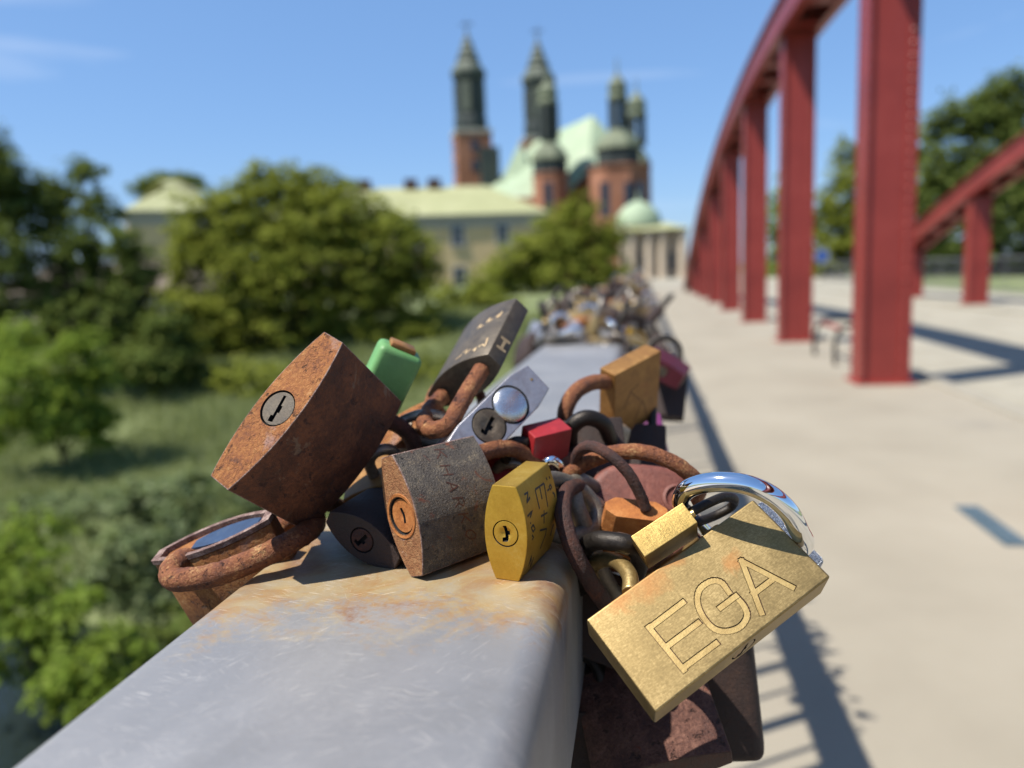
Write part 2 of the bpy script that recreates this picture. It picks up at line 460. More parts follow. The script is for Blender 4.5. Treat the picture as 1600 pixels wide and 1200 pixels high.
# handrail: dull galvanised steel, rust-stained where the locks lie, fine curved scratches
t = NT('rail_steel')
v = t.coords()
base = t.ramp(t.noise(v, 14, 8, 0.6, 0.6), [(0.3, lin(136, 136, 137)), (0.55, lin(153, 152, 152)), (0.75, lin(171, 169, 167))], 0.80)
sx = t.n("ShaderNodeSeparateXYZ"); t.l(v, sx.inputs[0])
wob = t.math('ADD', sx.outputs['Y'], t.math('MULTIPLY', t.math('SUBTRACT', t.noise(v, 40, 7, 0.62, 0.6), 0.5), 0.075))
wob = t.math('ADD', wob, t.math('MULTIPLY', sx.outputs['X'], -0.10))
near = t.math('MULTIPLY', t.math('MULTIPLY', t.rng(wob, 0.158, 0.196), t.rng(wob, 0.43, 0.36)), t.rng(sx.outputs['Z'], RAIL_Z - 0.012, RAIL_Z - 0.003))
blot = t.rng(t.noise(v, 60, 9, 0.7, 1.0), 0.38, 0.66)
stain_c = t.ramp(t.noise(v, 48, 8, 0.65, 0.8), [(0.32, lin(170, 157, 130)), (0.46, lin(170, 146, 102)), (0.56, lin(164, 126, 74)), (0.68, lin(138, 90, 46))], 0.68)
k = t.rng(t.math('ADD', near, t.math('MULTIPLY', t.math('SUBTRACT', t.noise(v, 420, 7, 0.75), 0.5), 1.3)), 0.28, 0.72)
k = t.math('MULTIPLY', t.math('MULTIPLY', k, t.rng(near, 0.0, 0.15)), t.rng(blot, 0, 1, 0.75, 1.0))
pits = t.rng(t.noise(v, 260, 6, 0.7), 0.66, 0.72)
base = t.mix(t.math('MULTIPLY', pits, 0.5), base, (0.10, 0.095, 0.09))
col = t.mix(k, base, stain_c)
def scratch(scale, width, rot, loc, gs):
    vv = t.coords(scale=(0.7, 2.4, 1), rot=(0, 0, rot), loc=loc)
    nn = t.noise(vv, scale, 1, 0.3, 0.5)
    line = t.rng(t.math('ABSOLUTE', t.math('SUBTRACT', nn, 0.5)), width * 0.5, width * 0.1)
    gate = t.rng(t.noise(vv, gs, 1, 0.4), 0.56, 0.62)
    return t.math('MULTIPLY', line, gate)
s = None
for args in ((24, 0.0022, 0.5, (0, 0, 0), 70), (30, 0.0026, -0.8, (3, 1, 0), 90), (42, 0.0032, 0.15, (5, 2, 0), 120), (22, 0.002, 1.2, (9, 4, 0), 80), (55, 0.004, -0.3, (2, 8, 0), 150), (36, 0.003, 0.8, (7, 7, 0), 100)):
    q = scratch(*args)
    s = q if s is None else t.math('MAXIMUM', s, q)
col = t.mix(t.math('MULTIPLY', s, 0.16), col, lin(214, 207, 196))
hair = None                                               # dense fine straight hair scratches
for rot_, lo_, gsc in ((0.45, 0.70, 38), (-0.9, 0.69, 30), (1.35, 0.69, 46), (-1.3, 0.69, 34), (0.95, 0.70, 28)):
    hv0 = t.coords(rot=(0, 0, rot_), loc=(rot_ * 0.09, 0.03, 0))
    hm = t.n("ShaderNodeMapping"); hm.inputs['Scale'].default_value = (4200, 130, 1)
    t.l(hv0, hm.inputs['Vector']); hv = hm.outputs['Vector']
    hq = t.math('MULTIPLY', t.rng(t.noise(hv, 1.0, 1, 0.4), lo_, lo_ + 0.05), t.rng(t.noise(v, gsc, 2, 0.5), 0.48, 0.62))
    hair = hq if hair is None else t.math('MAXIMUM', hair, hq)
col = t.mix(t.math('MULTIPLY', hair, 0.42), col, lin(224, 216, 204))
grime = t.rng(t.noise(v, 22, 8, 0.7, 0.5), 0.52, 0.75)
col = t.mix(t.math('MULTIPLY', grime, 0.35), col, (0.13, 0.125, 0.115))
grain = t.noise(v, 900, 4, 0.7)
t.set(Base__Color=col, Metallic=t.rng(k, 0, 1, 0.42, 0.05), Roughness=t.rng(grain, 0.3, 0.7, 0.42, 0.54))
t.bump(t.math('SUBTRACT', grain, t.math('MULTIPLY', s, 1.5)), 0.18, 0.0003)
M['rail_steel'] = t.m

def rough_mat(name, stops, scale, rough=0.85, bump=0.3, bscale=None, bdist=0.01, spots=(), metal=0.0, coat=0.0):
    t = NT(name)
    v = t.coords()
    f = t.noise(v, scale, 8, 0.6, 0.3)
    col = t.ramp(f, stops)
    for (c, s, lo, hi) in spots:
        col = t.mix(t.rng(t.noise(v, s, 5, 0.6, 0.4), lo, hi), col, tuple(x * ALB for x in c[:3]))
    t.set(Base__Color=col, Roughness=rough, Metallic=metal)
    if coat: t.set(Coat__Weight=coat)
    if bump:
        t.bump(t.noise(v, bscale or scale * 6, 6, 0.7), bump, bdist)
    return t.m

M['concrete'] = rough_mat('concrete', [(0.3, (0.345, 0.303, 0.228)), (0.5, (0.395, 0.35, 0.266)), (0.7, (0.44, 0.393, 0.303))], 0.9, 0.85, 0.3, 90, 0.004, spots=[((0.24, 0.215, 0.18, 1), 0.55, 0.63, 0.78)])
M['paving'] = rough_mat('paving', [(0.3, (0.36, 0.33, 0.25)), (0.5, (0.425, 0.39, 0.30)), (0.7, (0.49, 0.455, 0.36))], 1.2, 0.85, 0.4, 8, 0.01, spots=[((0.30, 0.28, 0.22, 1), 2.5, 0.6, 0.72)])
M['kerb'] = rough_mat('kerb', [(0.3, (0.35, 0.32, 0.25)), (0.7, (0.42, 0.385, 0.31))], 3, 0.85, 0.3)
M['bridge_red'] = rough_mat('bridge_red', [(0.3, lin(146, 52, 44)), (0.55, lin(164, 62, 53)), (0.75, lin(178, 76, 66))], 1.5, 0.42, 0.15, 40, 0.002, spots=[(lin(120, 42, 36), 6, 0.66, 0.8)])
M['galv'] = rough_mat('galv', [(0.3, (0.30, 0.31, 0.33)), (0.7, (0.42, 0.43, 0.45))], 8, 0.5, 0.1, metal=0.5)
M['water'] = rough_mat('water', [(0.3, (0.012, 0.018, 0.016)), (0.7, (0.02, 0.028, 0.024))], 0.4, 0.12, 0.5, 1.5, 0.05)
M['soil'] = rough_mat('soil', [(0.3, (0.15, 0.185, 0.065)), (0.5, (0.20, 0.24, 0.09)), (0.7, (0.25, 0.28, 0.12))], 0.35, 0.95, 0.5, 4, 0.05)
M['bark'] = rough_mat('bark', [(0.3, (0.035, 0.026, 0.018)), (0.7, (0.09, 0.07, 0.05))], 6, 0.95, 0.6, 20, 0.02)
M['cream_wall'] = rough_mat('cream_wall', [(0.3, (0.78, 0.57, 0.29)), (0.7, (0.86, 0.655, 0.36))], 0.25, 0.9, 0.1)
M['stone_wall'] = rough_mat('stone_wall', [(0.3, (0.62, 0.50, 0.36)), (0.7, (0.74, 0.61, 0.46))], 0.4, 0.9, 0.1)
M['frieze_grey'] = rough_mat('frieze_grey', [(0.3, (0.46, 0.43, 0.35)), (0.7, (0.54, 0.50, 0.41))], 0.4, 0.9, 0.1)  # grey of the real cornices and of the painted eaves shadow
M['copper_pale'] = rough_mat('copper_pale', [(0.3, (0.40, 0.41, 0.20)), (0.5, (0.46, 0.47, 0.235)), (0.7, (0.52, 0.52, 0.28))], 0.3, 0.7, 0.1)
M['copper_mint'] = rough_mat('copper_mint', [(0.3, (0.37, 0.48, 0.31)), (0.5, (0.43, 0.54, 0.35)), (0.7, (0.50, 0.59, 0.40))], 0.2, 0.7, 0.1)
M['copper_dull'] = rough_mat('copper_dull', [(0.3, (0.12, 0.145, 0.085)), (0.5, (0.175, 0.205, 0.12)), (0.7, (0.25, 0.28, 0.17))], 0.3, 0.7, 0.1)
M['copper_mid'] = rough_mat('copper_mid', [(0.3, (0.075, 0.095, 0.07)), (0.7, (0.14, 0.165, 0.115))], 0.3, 0.7, 0.1)
M['copper_dark'] = rough_mat('copper_dark', [(0.3, (0.022, 0.034, 0.032)), (0.7, (0.048, 0.064, 0.056))], 0.3, 0.7, 0.1)
M['roof_tile'] = rough_mat('roof_tile', [(0.3, (0.16, 0.12, 0.085)), (0.7, (0.24, 0.19, 0.14))], 1.0, 0.9, 0.2)
M['brick'] = rough_mat('brick', [(0.3, (0.32, 0.125, 0.07)), (0.5, (0.43, 0.18, 0.10)), (0.7, (0.52, 0.24, 0.145))], 0.35, 0.9, 0.1)
M['glass_dark'] = rough_mat('glass_dark', [(0.3, (0.03, 0.04, 0.055)), (0.7, (0.06, 0.075, 0.10))], 0.3, 0.15, 0.0)
M['white_frame'] = rough_mat('white_frame', [(0.3, (0.55, 0.54, 0.5)), (0.7, (0.65, 0.64, 0.6))], 1, 0.7, 0.0)
M['chimney'] = rough_mat('chimney', [(0.3, (0.10, 0.055, 0.04)), (0.7, (0.16, 0.09, 0.07))], 1, 0.9, 0.0)
M['slot_blue'] = rough_mat('slot_blue', [(0.3, (0.09, 0.14, 0.17)), (0.7, (0.14, 0.20, 0.235))], 6, 0.5, 0.1)
M['sign_blue'] = rough_mat('sign_blue', [(0.3, (0.04, 0.10, 0.36)), (0.7, (0.06, 0.14, 0.44))], 3, 0.4, 0.0)

def leaf_mat(name, c1, c2, c3, trans=0.35):
    t = NT(name)
    g = t.n("ShaderNodeNewGeometry")
    col = t.ramp(g.outputs['Random Per Island'], [(0.0, c1), (0.5, c2), (1.0, c3)], 0.80)
    d = t.n("ShaderNodeBsdfDiffuse")
    tr = t.n("ShaderNodeBsdfTranslucent")
    t.l(col, d.inputs['Color'])
    t.l(t.mix(0.35, col, (0.22, 0.26, 0.02)), tr.inputs['Color'])
    ms = t.n("ShaderNodeMixShader", Fac=trans)
    t.l(d.outputs[0], ms.inputs[1]); t.l(tr.outputs[0], ms.inputs[2])
    t.l(ms.outputs[0], t.t.nodes["Material Output"].inputs['Surface'])
    return t.m
M['leaf_mid'] = leaf_mat('leaf_mid', (0.155, 0.185, 0.03), (0.235, 0.27, 0.046), (0.34, 0.36, 0.075), 0.47)
M['leaf_dark'] = leaf_mat('leaf_dark', (0.072, 0.104, 0.026), (0.12, 0.16, 0.04), (0.185, 0.225, 0.065), 0.35)
M['leaf_fresh'] = leaf_mat('leaf_fresh', (0.15, 0.22, 0.034), (0.21, 0.3, 0.048), (0.29, 0.38, 0.08), 0.47)
M['leaf_silver'] = leaf_mat('leaf_silver', (0.12, 0.165, 0.07), (0.17, 0.22, 0.1), (0.24, 0.28, 0.15), 0.35)
M['grass'] = leaf_mat('grass', (0.22, 0.265, 0.11), (0.28, 0.325, 0.14), (0.36, 0.39, 0.2), 0.35)

# ================================================================== THE SETTING
def ground_z(x, y):
    x = np.asarray(x, float); y = np.asarray(y, float)
    s = np.clip((y - 11) / 6.0, 0, 1); s = s * s * (3 - 2 * s)
    z = -7.0 + 1.9 * s
    s = np.clip((y - 16) / 36.0, 0, 1); s = s * s * (3 - 2 * s)
    z = z + s * 4.6
    z = z + 0.12 * np.sin(x * 0.31 + 1.3) * np.cos(y * 0.23) * np.clip((y - 12) / 6, 0, 1) * np.clip((60 - y) / 10, 0, 1)
    near = np.clip((s - 0.9) / 0.1, 0, 1)
    return z + 0.2 * near

xs = np.unique(np.concatenate([np.arange(-60, 61, 2.0), np.array([-1500, -900, -500, -300, -200, -130, -90, 90, 130, 200, 300, 500, 900, 1500])]))
ys = np.unique(np.concatenate([np.arange(-20, 64, 1.5), np.array([-600, -200, -80, -40, 70, 85, 110, 150, 220, 320, 500, 900, 1800, 3500])]))
gx, gy = np.meshgrid(xs, ys)
gz = ground_z(gx, gy)
gz[ys < -30] = -2.0
verts = np.stack([gx.ravel(), gy.ravel(), gz.ravel()], 1)
nx, ny = len(xs), len(ys)
faces = [(j * nx + i, j * nx + i + 1, (j + 1) * nx + i + 1, (j + 1) * nx + i) for j in range(ny - 1) for i in range(nx - 1)]
me = bpy.data.meshes.new('ground'); me.from_pydata(verts.tolist(), [], faces)
me.polygons.foreach_set('use_smooth', [True] * len(me.polygons))
tag(mesh_obj('ground', me, M['soil']), kind='structure')
bm = bmesh.new()
vv = [bm.verts.new(p) for p in ((-1500, -60, -6.0), (1500, -60, -6.0), (1500, 16, -6.0), (-1500, 16, -6.0))]
bm.faces.new(vv)
tag(bm_obj('river', bm, M['water']), kind='structure')

# deck of the bridge: walkway, kerb strip, roadway, far walkway
tag(box_obj('walkway', -0.22, 2.78, -14, 52, -0.5, 0.0, M['concrete']), kind='structure')
tag(box_obj('kerb', 2.783, 2.94, -14, 52, -0.5, 0.025, M['kerb'], bevel=0.012), kind='structure')
tag(box_obj('roadway', 2.943, 7.72, -14, 52, -0.55, -0.045, M['paving']), kind='structure')
tag(box_obj('far_walkway', 7.723, 11.2, -14, 52, -0.5, 0.0, M['paving']), kind='structure')
tag(box_obj('forecourt', -3.0, 16, 52.003, 130, -0.8, -0.012, M['paving']), kind='structure')
root = empty('drain_cover', (1.565, 3.72, 0.0))
tag(root, 'narrow blue-grey drain strip let into the pale walkway', 'drain')
box_obj('frame', -0.055, 0.055, -0.28, 0.28, 0.001, 0.005, M['slot_blue'], root)
for i in range(11):
    box_obj('slat', -0.045, 0.045, -0.27 + i * 0.05, -0.27 + i * 0.05 + 0.036, 0.006, 0.009, M['slot_blue'], root)

# ------------------------------------------------------------------ railing of the walkway
rail = empty('bridge_railing', (-0.07, 0, 0))
tag(rail, 'grey metal bridge railing with broad flat handrail that carries the padlocks', 'railing')
bm = bmesh.new()
prof = []
x0, x1, z1, z0, r0 = -0.050, 0.0478, RAIL_Z, RAIL_Z - 0.062, 0.0085
for cx, cz, a0 in ((x1 - r0, z1 - r0, 0), (x0 + 0.006, z1 - 0.006, 90), (x0 + 0.006, z0 + 0.006, 180), (x1 - r0, z0 + r0, 270)):
    rr = r0 if cx > 0 else 0.006
    for k in range(7):
        a = rad(a0 + 15 * k)
        prof.append((cx + rr * math.cos(a), cz + rr * math.sin(a)))
yy = [-1.2, 0, 0.6, 1.5, 4, 12, 30, 50]
rings = [[bm.verts.new((px, y, pz)) for px, pz in prof] for y in yy]
n = len(prof)
for i in range(len(yy) - 1):
    for k in range(n):
        bm.faces.new((rings[i][(k + 1) % n], rings[i][k], rings[i + 1][k], rings[i + 1][(k + 1) % n]))
bm.faces.new(rings[0]); bm.faces.new(list(reversed(rings[-1])))
bmesh.ops.recalc_face_normals(bm, faces=bm.faces[:])
bm_obj('handrail', bm, M['rail_steel'], rail, smooth=28)
RAIL = rail
def shared(name, build, mat):
    bm = bmesh.new(); build(bm)
    me = bpy.data.meshes.new(name); bm.to_mesh(me); bm.free(); me.materials.append(mat)
    return me
me_thick = shared('baluster', lambda b: add_box(b, -0.006, 0.006, -0.02, 0.02, 0.06, RAIL_Z - 0.062), M['galv'])
me_thin = shared('baluster', lambda b: add_box(b, -0.005, 0.005, -0.006, 0.006, 0.06, RAIL_Z - 0.062), M['galv'])
me_post = shared('post', lambda b: add_box(b, -0.025, 0.025, -0.04, 0.04, 0.0, RAIL_Z - 0.0625), M['galv'])
y = -0.9; i = 0
while y < 36:
    o = mesh_obj('baluster', me_thick if i % 2 else me_thin, M['galv'], rail)
    o.location = (0.0, y, 0)
    y += 0.14; i += 1
y = -0.6
while y < 48:
    o = mesh_obj('post', me_post, M['galv'], rail); o.location = (0.0, y, 0)
    y += 2.1
box_obj('bottom_bar', -0.02, 0.02, -1.2, 50, 0.045, 0.0595, M['galv'], rail)

# ------------------------------------------------------------------ the red arches
def arch(x0, x1, Yc, posts, label, pw=0.225):
    top = lambda Y: 5.07 - 0.0072 * (Y - Yc) ** 2
    root = empty('bridge_arch', ((x0 + x1) / 2, Yc, 0))
    tag(root, label, 'arch', 'red steel arches of the bridge')
    w = (x1 - x0) / 2
    bm = bmesh.new()
    n = 40
    Ys = [-26.3 + 52.6 * i / n for i in range(n + 1)]
    def strip(xa, xb, up, dn):
        prev = None
        for Yl in Ys:
            zt = top(Yl + Yc)
            ring = [bm.verts.new((xa, Yl, zt - dn)), bm.verts.new((xb, Yl, zt - dn)), bm.verts.new((xb, Yl, zt - up)), bm.verts.new((xa, Yl, zt - up))]
            if prev:
                for k in range(4):
                    bm.faces.new((prev[k], prev[(k + 1) % 4], ring[(k + 1) % 4], ring[k]))
            else:
                bm.faces.new(list(reversed(ring)))
            prev = ring
        bm.faces.new(prev)
    strip(-w - 0.05, w + 0.05, 0.0, 0.035)                # top plate
    strip(-w, -w + 0.03, 0.036, 0.47)                     # side webs
    strip(w - 0.03, w, 0.036, 0.47)
    strip(-w - 0.05, -w + 0.09, 0.471, 0.495)             # bottom lips
    strip(w - 0.09, w + 0.05, 0.471, 0.495)
    bmesh.ops.recalc_face_normals(bm, faces=bm.faces[:])
    bm_obj('arch_rib', bm, M['bridge_red'], root)
    bm = bmesh.new()                                      # lattice plates closing the underside
    Y = -24.0
    while Y < 24.5:
        z = top(Y + Yc) - 0.452
        s = -2 * 0.0072 * Y
        v = [bm.verts.new((sx * (w - 0.032), Y + dy, z + s * dy + dz)) for dz in (0, 0.02) for sx, dy in ((-1, -0.16), (1, -0.16), (1, 0.16), (-1, 0.16))]
        for q in ((3, 2, 1, 0), (4, 5, 6, 7), (0, 1, 5, 4), (1, 2, 6, 5), (2, 3, 7, 6), (3, 0, 4, 7)):
            bm.faces.new([v[k] for k in q])
        Y += 1.14
    tag(bm_obj('tie_plates', bm, M['bridge_red'], root), kind='stuff')
    for Y in posts:
        zt = top(Y) - 0.497
        bm = bmesh.new()
        d = 0.2
        add_box(bm, -pw, -pw + 0.022, -d, d, 0.0, zt)      # two flanges and a recessed web
        add_box(bm, pw - 0.022, pw, -d, d, 0.0, zt)
        add_box(bm, -pw + 0.0225, pw - 0.0225, -d + 0.03, d - 0.03, 0.0, zt)
        add_box(bm, pw - 0.10, pw - 0.0225, -d + 0.012, -d + 0.0295, 0.0, zt)
        p = bm_obj('post', bm, M['bridge_red'], root)
        p.location = (0, Y - Yc, 0)
        if Y < 24:
            bm = bmesh.new()
            z = 0.12
            while z < zt - 0.05:
                for (rx, ry, nx_, ny_) in ((-pw, -d + 0.06, -1, 0), (-pw, d - 0.06, -1, 0), (pw - 0.06, -d + 0.012, 0, -1)):
                    c = Vector((rx, ry, z))
                    nrm = Vector((nx_, ny_, 0)); a = nrm.cross(Vector((0, 0, 1)))
                    tip = bm.verts.new(c + nrm * 0.017)
                    ring = [bm.verts.new(c + (a * math.cos(k * math.pi / 3) + Vector((0, 0, 1)) * math.sin(k * math.pi / 3)) * 0.024 + nrm * 0.001) for k in range(6)]
                    for k in range(6):
                        bm.faces.new((ring[k], ring[(k + 1) % 6], tip))
                z += 0.11
            tag(bm_obj('rivets', bm, M['bridge_red'], p), kind='stuff')
            bm = bmesh.new()
            add_box(bm, -pw - 0.05, pw + 0.05, -d - 0.05, d + 0.05, 0.0, 0.022)
            bm_obj('base_plate', bm, M['bridge_red'], p)
    return root
arch(2.07, 2.63, 13.5, [3.75 + 4.45 * k for k in range(8)], 'near red riveted steel arch rising beside the walkway on tall posts')
arch(7.95, 8.48, 4.5, [11.9, 16.45, 21.0, 25.55], 'far red steel arch across the roadway, sloping down beside dark trees')

# railing on the far side of the bridge
fr = empty('far_railing', (10.95, 0, 0))
tag(fr, 'thin grey railing on the far side of the roadway', 'railing')
box_obj('handrail', -0.04, 0.04, 0, 50, 1.08, 1.13, M['galv'], fr)
box_obj('bottom_bar', -0.02, 0.02, 0, 50, 0.08, 0.12, M['galv'], fr)
for k in range(180):
    o = mesh_obj('baluster', me_thick if k % 8 == 0 else me_thin, M['galv'], fr); o.location = (0, 10 + k * 0.22, 0.0)

# low hoop stand between the posts
hs = empty('hoop_stand', (2.52, 10.1, 0))
tag(hs, 'low dark tubular hoop stand between the two nearest red posts', 'stand')
for dy in (-0.55, 0.55):
    bm = bmesh.new()
    pts = smooth_path([(-0.28, dy, 0), (-0.28, dy, 0.28), (-0.2, dy, 0.44), (0, dy, 0.47), (0.2, dy, 0.44), (0.28, dy, 0.28), (0.28, dy, 0)], 5)
    add_tube(bm, pts, 0.025, 8)
    bm_obj('hoop', bm, M['dark_steel'], hs)
for zz, xx in ((0.42, -0.2), (0.42, 0.2)):
    bm = bmesh.new(); add_tube(bm, [(xx, -0.55, zz), (xx, 0.55, zz)], 0.03, 8); bm_obj('bar', bm, M['bridge_red'], hs)

# round blue sign beyond the arches
p = at(1284, 400, d=42)
sg = empty('road_sign', (p.x, p.y, 0.0))
tag(sg, 'round blue road sign on a pole beyond the red posts', 'sign')
bm = bmesh.new(); add_tube(bm, [(0, 0, -0.05), (0, 0, p.z + 0.35)], 0.035, 8); bm_obj('pole', bm, M['galv'], sg)
bm = bmesh.new(); add_tube(bm, [(0, -0.05, p.z), (0, -0.075, p.z)], 0.36, 24); bm_obj('sign_plate', bm, M['sign_blue'], sg)
bm = bmesh.new(); add_tube(bm, [(0, -0.049, p.z), (0, -0.07, p.z)], 0.40, 24); bm_obj('rim', bm, M['white_frame'], sg)

# ================================================================== BUILDINGS
# --- the long cream palace and its wing
def palace(A, B, label, chim, h1_=None, h2_=None):
    ex = (A - B); ex.z = 0
    LP = ex.length; ex.normalize()
    ez = A.z
    n_out = Vector((ex.y, -ex.x, 0))                         # towards the river
    gz0 = -0.9
    rot = Matrix((ex, -n_out, Vector((0, 0, 1)))).transposed()   # local x along the front, y into the building
    pal = empty('palace', (B.x, B.y, gz0), rot)
    tag(pal, label, 'palace')
    Hh = ez - gz0
    wins = []
    def along(u, v=365):
        r = RW @ np.array([(u - 800) / 1200.0, (600 - v) / 1200.0, -1.0])
        t_ = -((CAM - np.array(B)) @ np.array(n_out)) / (r @ np.array(n_out))
        q = Vector(CAM + r * t_) - B
        return q.dot(ex), q.z + ez - gz0
    s715, h1 = along(715, 367); s785, _ = along(785, 367); _, h2 = along(717, 432)
    if h1_: h1, h2 = h1_, h2_
    step = s785 - s715
    box_obj('wall', 0, LP, 0, 14, 0, Hh - 1.6, M['cream_wall'], pal)
    box_obj('frieze', 0.003, LP - 0.003, -0.06, 13.99, Hh - 1.597, Hh - 0.2, M['frieze_grey'], pal)  # grey band painting the shadow of the eaves on the upper wall
    box_obj('cornice', -0.4, LP + 0.4, -0.45, 14.4, Hh - 0.197, Hh + 0.12, M['frieze_grey'], pal)
    sx_ = s715 - step * int(s715 / step)
    me_frame = shared('window', lambda b: [add_box(b, -1.0, -0.8, -0.1, 0.05, -1.4, 1.4), add_box(b, 0.8, 1.0, -0.1, 0.05, -1.4, 1.4), add_box(b, -0.798, 0.798, -0.1, 0.05, 1.2, 1.4), add_box(b, -1.1, 1.1, -0.18, 0.05, -1.6, -1.402), add_box(b, -0.05, 0.05, -0.06, 0.03, -1.4, 1.198), add_box(b, -0.798, -0.052, -0.06, 0.03, 0.35, 0.45), add_box(b, 0.052, 0.798, -0.06, 0.03, 0.35, 0.45)], M['white_frame'])
    me_pane = shared('pane', lambda b: add_box(b, -0.8, 0.8, -0.03, 0.04, -1.4, 1.2), M['glass_dark'])
    k = 0
    while sx_ + k * step < LP - 1.5:
        for hh in (h1, h2):
            w_ = mesh_obj('window', me_frame, M['white_frame'], pal); w_.location = (sx_ + k * step, -0.02 if hh < Hh - 3 else -0.09, hh)
            mesh_obj('pane', me_pane, M['glass_dark'], w_)
        k += 1
    bm = bmesh.new()
    rh, sb = 4.6, 7.0
    q = [bm.verts.new(c) for c in ((-0.5, -0.5, Hh + 0.121), (LP + 0.5, -0.5, Hh + 0.121), (LP + 0.5, 14.5, Hh + 0.121), (-0.5, 14.5, Hh + 0.121), (sb, sb, Hh + rh), (LP - sb, sb, Hh + rh))]
    for f in ((0, 1, 5, 4), (1, 2, 5), (2, 3, 4, 5), (3, 0, 4), (3, 2, 1, 0)):
        bm.faces.new([q[i] for i in f])
    roof = bm_obj('roof', bm, M['copper_pale'], pal)
    bm = bmesh.new()                                          # standing seams
    xk = 0.5
    while xk < LP:
        rise = min(1.0, xk / sb, (LP - xk) / sb)
        zt = Hh + 0.121 + (rh - 0.121) * rise
        v = [bm.verts.new(c) for c in ((xk - 0.04, -0.5, Hh + 0.18), (xk + 0.04, -0.5, Hh + 0.18), (xk + 0.04, -0.5 + (sb + 0.5) * rise, zt + 0.07), (xk - 0.04, -0.5 + (sb + 0.5) * rise, zt + 0.07))]
        bm.faces.new(v)
        xk += 0.9
    tag(bm_obj('seams', bm, M['copper_pale'], roof), kind='stuff')
    for u in chim:
        sc_, _ = along(u, 300)
        for dx in (0,):
            ch = box_obj('chimney', sc_ - 0.9, sc_ + 0.9, 6.2, 7.6, Hh + rh - 1.5, Hh + rh + 1.1, M['chimney'], roof)
    return h1, h2
A = at(852, 333, d=105)
hh1, hh2 = palace(A, at(395, 346, z=A.z), 'long cream-walled palace with pale green hipped roof behind the trees', (568, 645, 684))
A2 = at(352, 331, d=96)
palace(A2, at(196, 331, z=A2.z), 'green-roofed palace wing glimpsed between the left tree and the big bright tree', (), hh1, hh2)

# --- the brick cathedral with copper spires
cathedral = empty('cathedral', (-20, 180, -0.5))
tag(cathedral, 'red brick cathedral with two dark spires and green copper roofs', 'cathedral')
CO = Vector((-20, 180, -0.5))
def clathe(name, prof, c, mat, parent, seg=8, rot=0.39, smooth=None):
    o = lathe_obj(name, prof, c.x - CO.x, c.y - CO.y, mat, parent, seg, rot, smooth)
    for v in o.data.vertices: v.co.z -= CO.z
    return o
def cbox(name, c, wx, wy, z0, z1, mat, parent, ang=0.0):
    bm = bmesh.new(); add_box(bm, -wx / 2, wx / 2, -wy / 2, wy / 2, z0 - CO.z, z1 - CO.z)
    bmesh.ops.rotate(bm, verts=bm.verts[:], cent=(0, 0, 0), matrix=Matrix.Rotation(ang, 3, 'Z'))
    bmesh.ops.translate(bm, verts=bm.verts[:], vec=(c.x - CO.x, c.y - CO.y, 0))
    return bm_obj(name, bm, mat, parent)
def spire_tower(u, d, dv):
    zc = lambda v: at(u, v + dv, d=d).z
    c = at(u, 200, d=d)
    px = d / 1200.0
    sh = cbox('tower', c, 55 * px, 55 * px, -0.5, zc(212), M['brick'], cathedral, 0.35)
    cbox('tower_cornice', c, 58 * px, 58 * px, zc(212) + 0.003, zc(206), M['frieze_grey'], sh, 0.35)
    for vv_ in (262, 232):
        for a_ in (0.35, 0.35 + math.pi / 2, 0.35 - math.pi / 2):
            nn = Vector((math.sin(a_), -math.cos(a_), 0))
            cbox('tower_window', c + nn * 27.5 * px, 11 * px, 0.3, zc(vv_ + 8), zc(vv_ - 10), M['glass_dark'], sh, a_)
    clathe('belfry', [(26 * px, zc(205.9)), (26 * px, zc(188)), (24 * px, zc(180)), (23 * px, zc(132)), (26 * px, zc(126)), (27 * px, zc(120))], c, M['copper_dark'], cathedral)
    for k in range(8):
        a_ = 0.39 + math.pi / 4 * (k + 0.5)
        nn = Vector((math.cos(a_), math.sin(a_), 0))
        cbox('belfry_pilaster', c + nn * 22.0 * px, 0.6, 2.0, zc(178), zc(133), M['copper_mid'] if k % 2 else M['copper_dark'], cathedral, a_)
    clathe('spire', [(27.5 * px, zc(119.8)), (27 * px, zc(114)), (21 * px, zc(107)), (17 * px, zc(100)), (19 * px, zc(97)), (13 * px, zc(90)), (14.5 * px, zc(87)), (9 * px, zc(78)), (9.5 * px, zc(75)), (4 * px, zc(64)), (0.8 * px, zc(52)), (0.5 * px, zc(36))], c, M['copper_mid'], cathedral)
    cbox('spire_cross', c, 3.0, 0.3, zc(46), zc(44), M['copper_dark'], cathedral)
spire_tower(736, 192, 0)
spire_tower(844, 200, 10)
# main body: walls, high roof with polygonal east end, lower ambulatory roof
def cmesh(name, pts, faces, mat, parent):
    bm = bmesh.new()
    v = [bm.verts.new(Vector(p) - CO) for p in pts]
    for f in faces: bm.faces.new([v[i] for i in f])
    bmesh.ops.recalc_face_normals(bm, faces=bm.faces[:])
    return bm_obj(name, bm, mat, parent)
peak = at(926, 180, d=166)
far = at(836, 212, d=196); far.z = peak.z
axis = (far - peak); axis.z = 0; axis.normalize()
side = Vector((axis.y, -axis.x, 0))
if side.x > 0: side = -side                               # side: left as seen from the bridge
ze = at(960, 262, d=160).z
hw = 13.5
eL, eR = peak + side * hw, peak - side * hw
fL, fR = far + side * hw, far - side * hw
nose = peak - axis * 8.5
n1, n2 = nose + side * 5.5, nose - side * 5.5
ring = [fL, eL, n1, n2, eR, fR]
for p_ in ring: p_.z = ze
cmesh('high_roof', [peak, far] + ring, [(0, 1, 2, 3), (0, 3, 4), (0, 4, 5), (0, 5, 6), (0, 6, 7, 1), (1, 7, 2)], M['copper_mint'], cathedral)
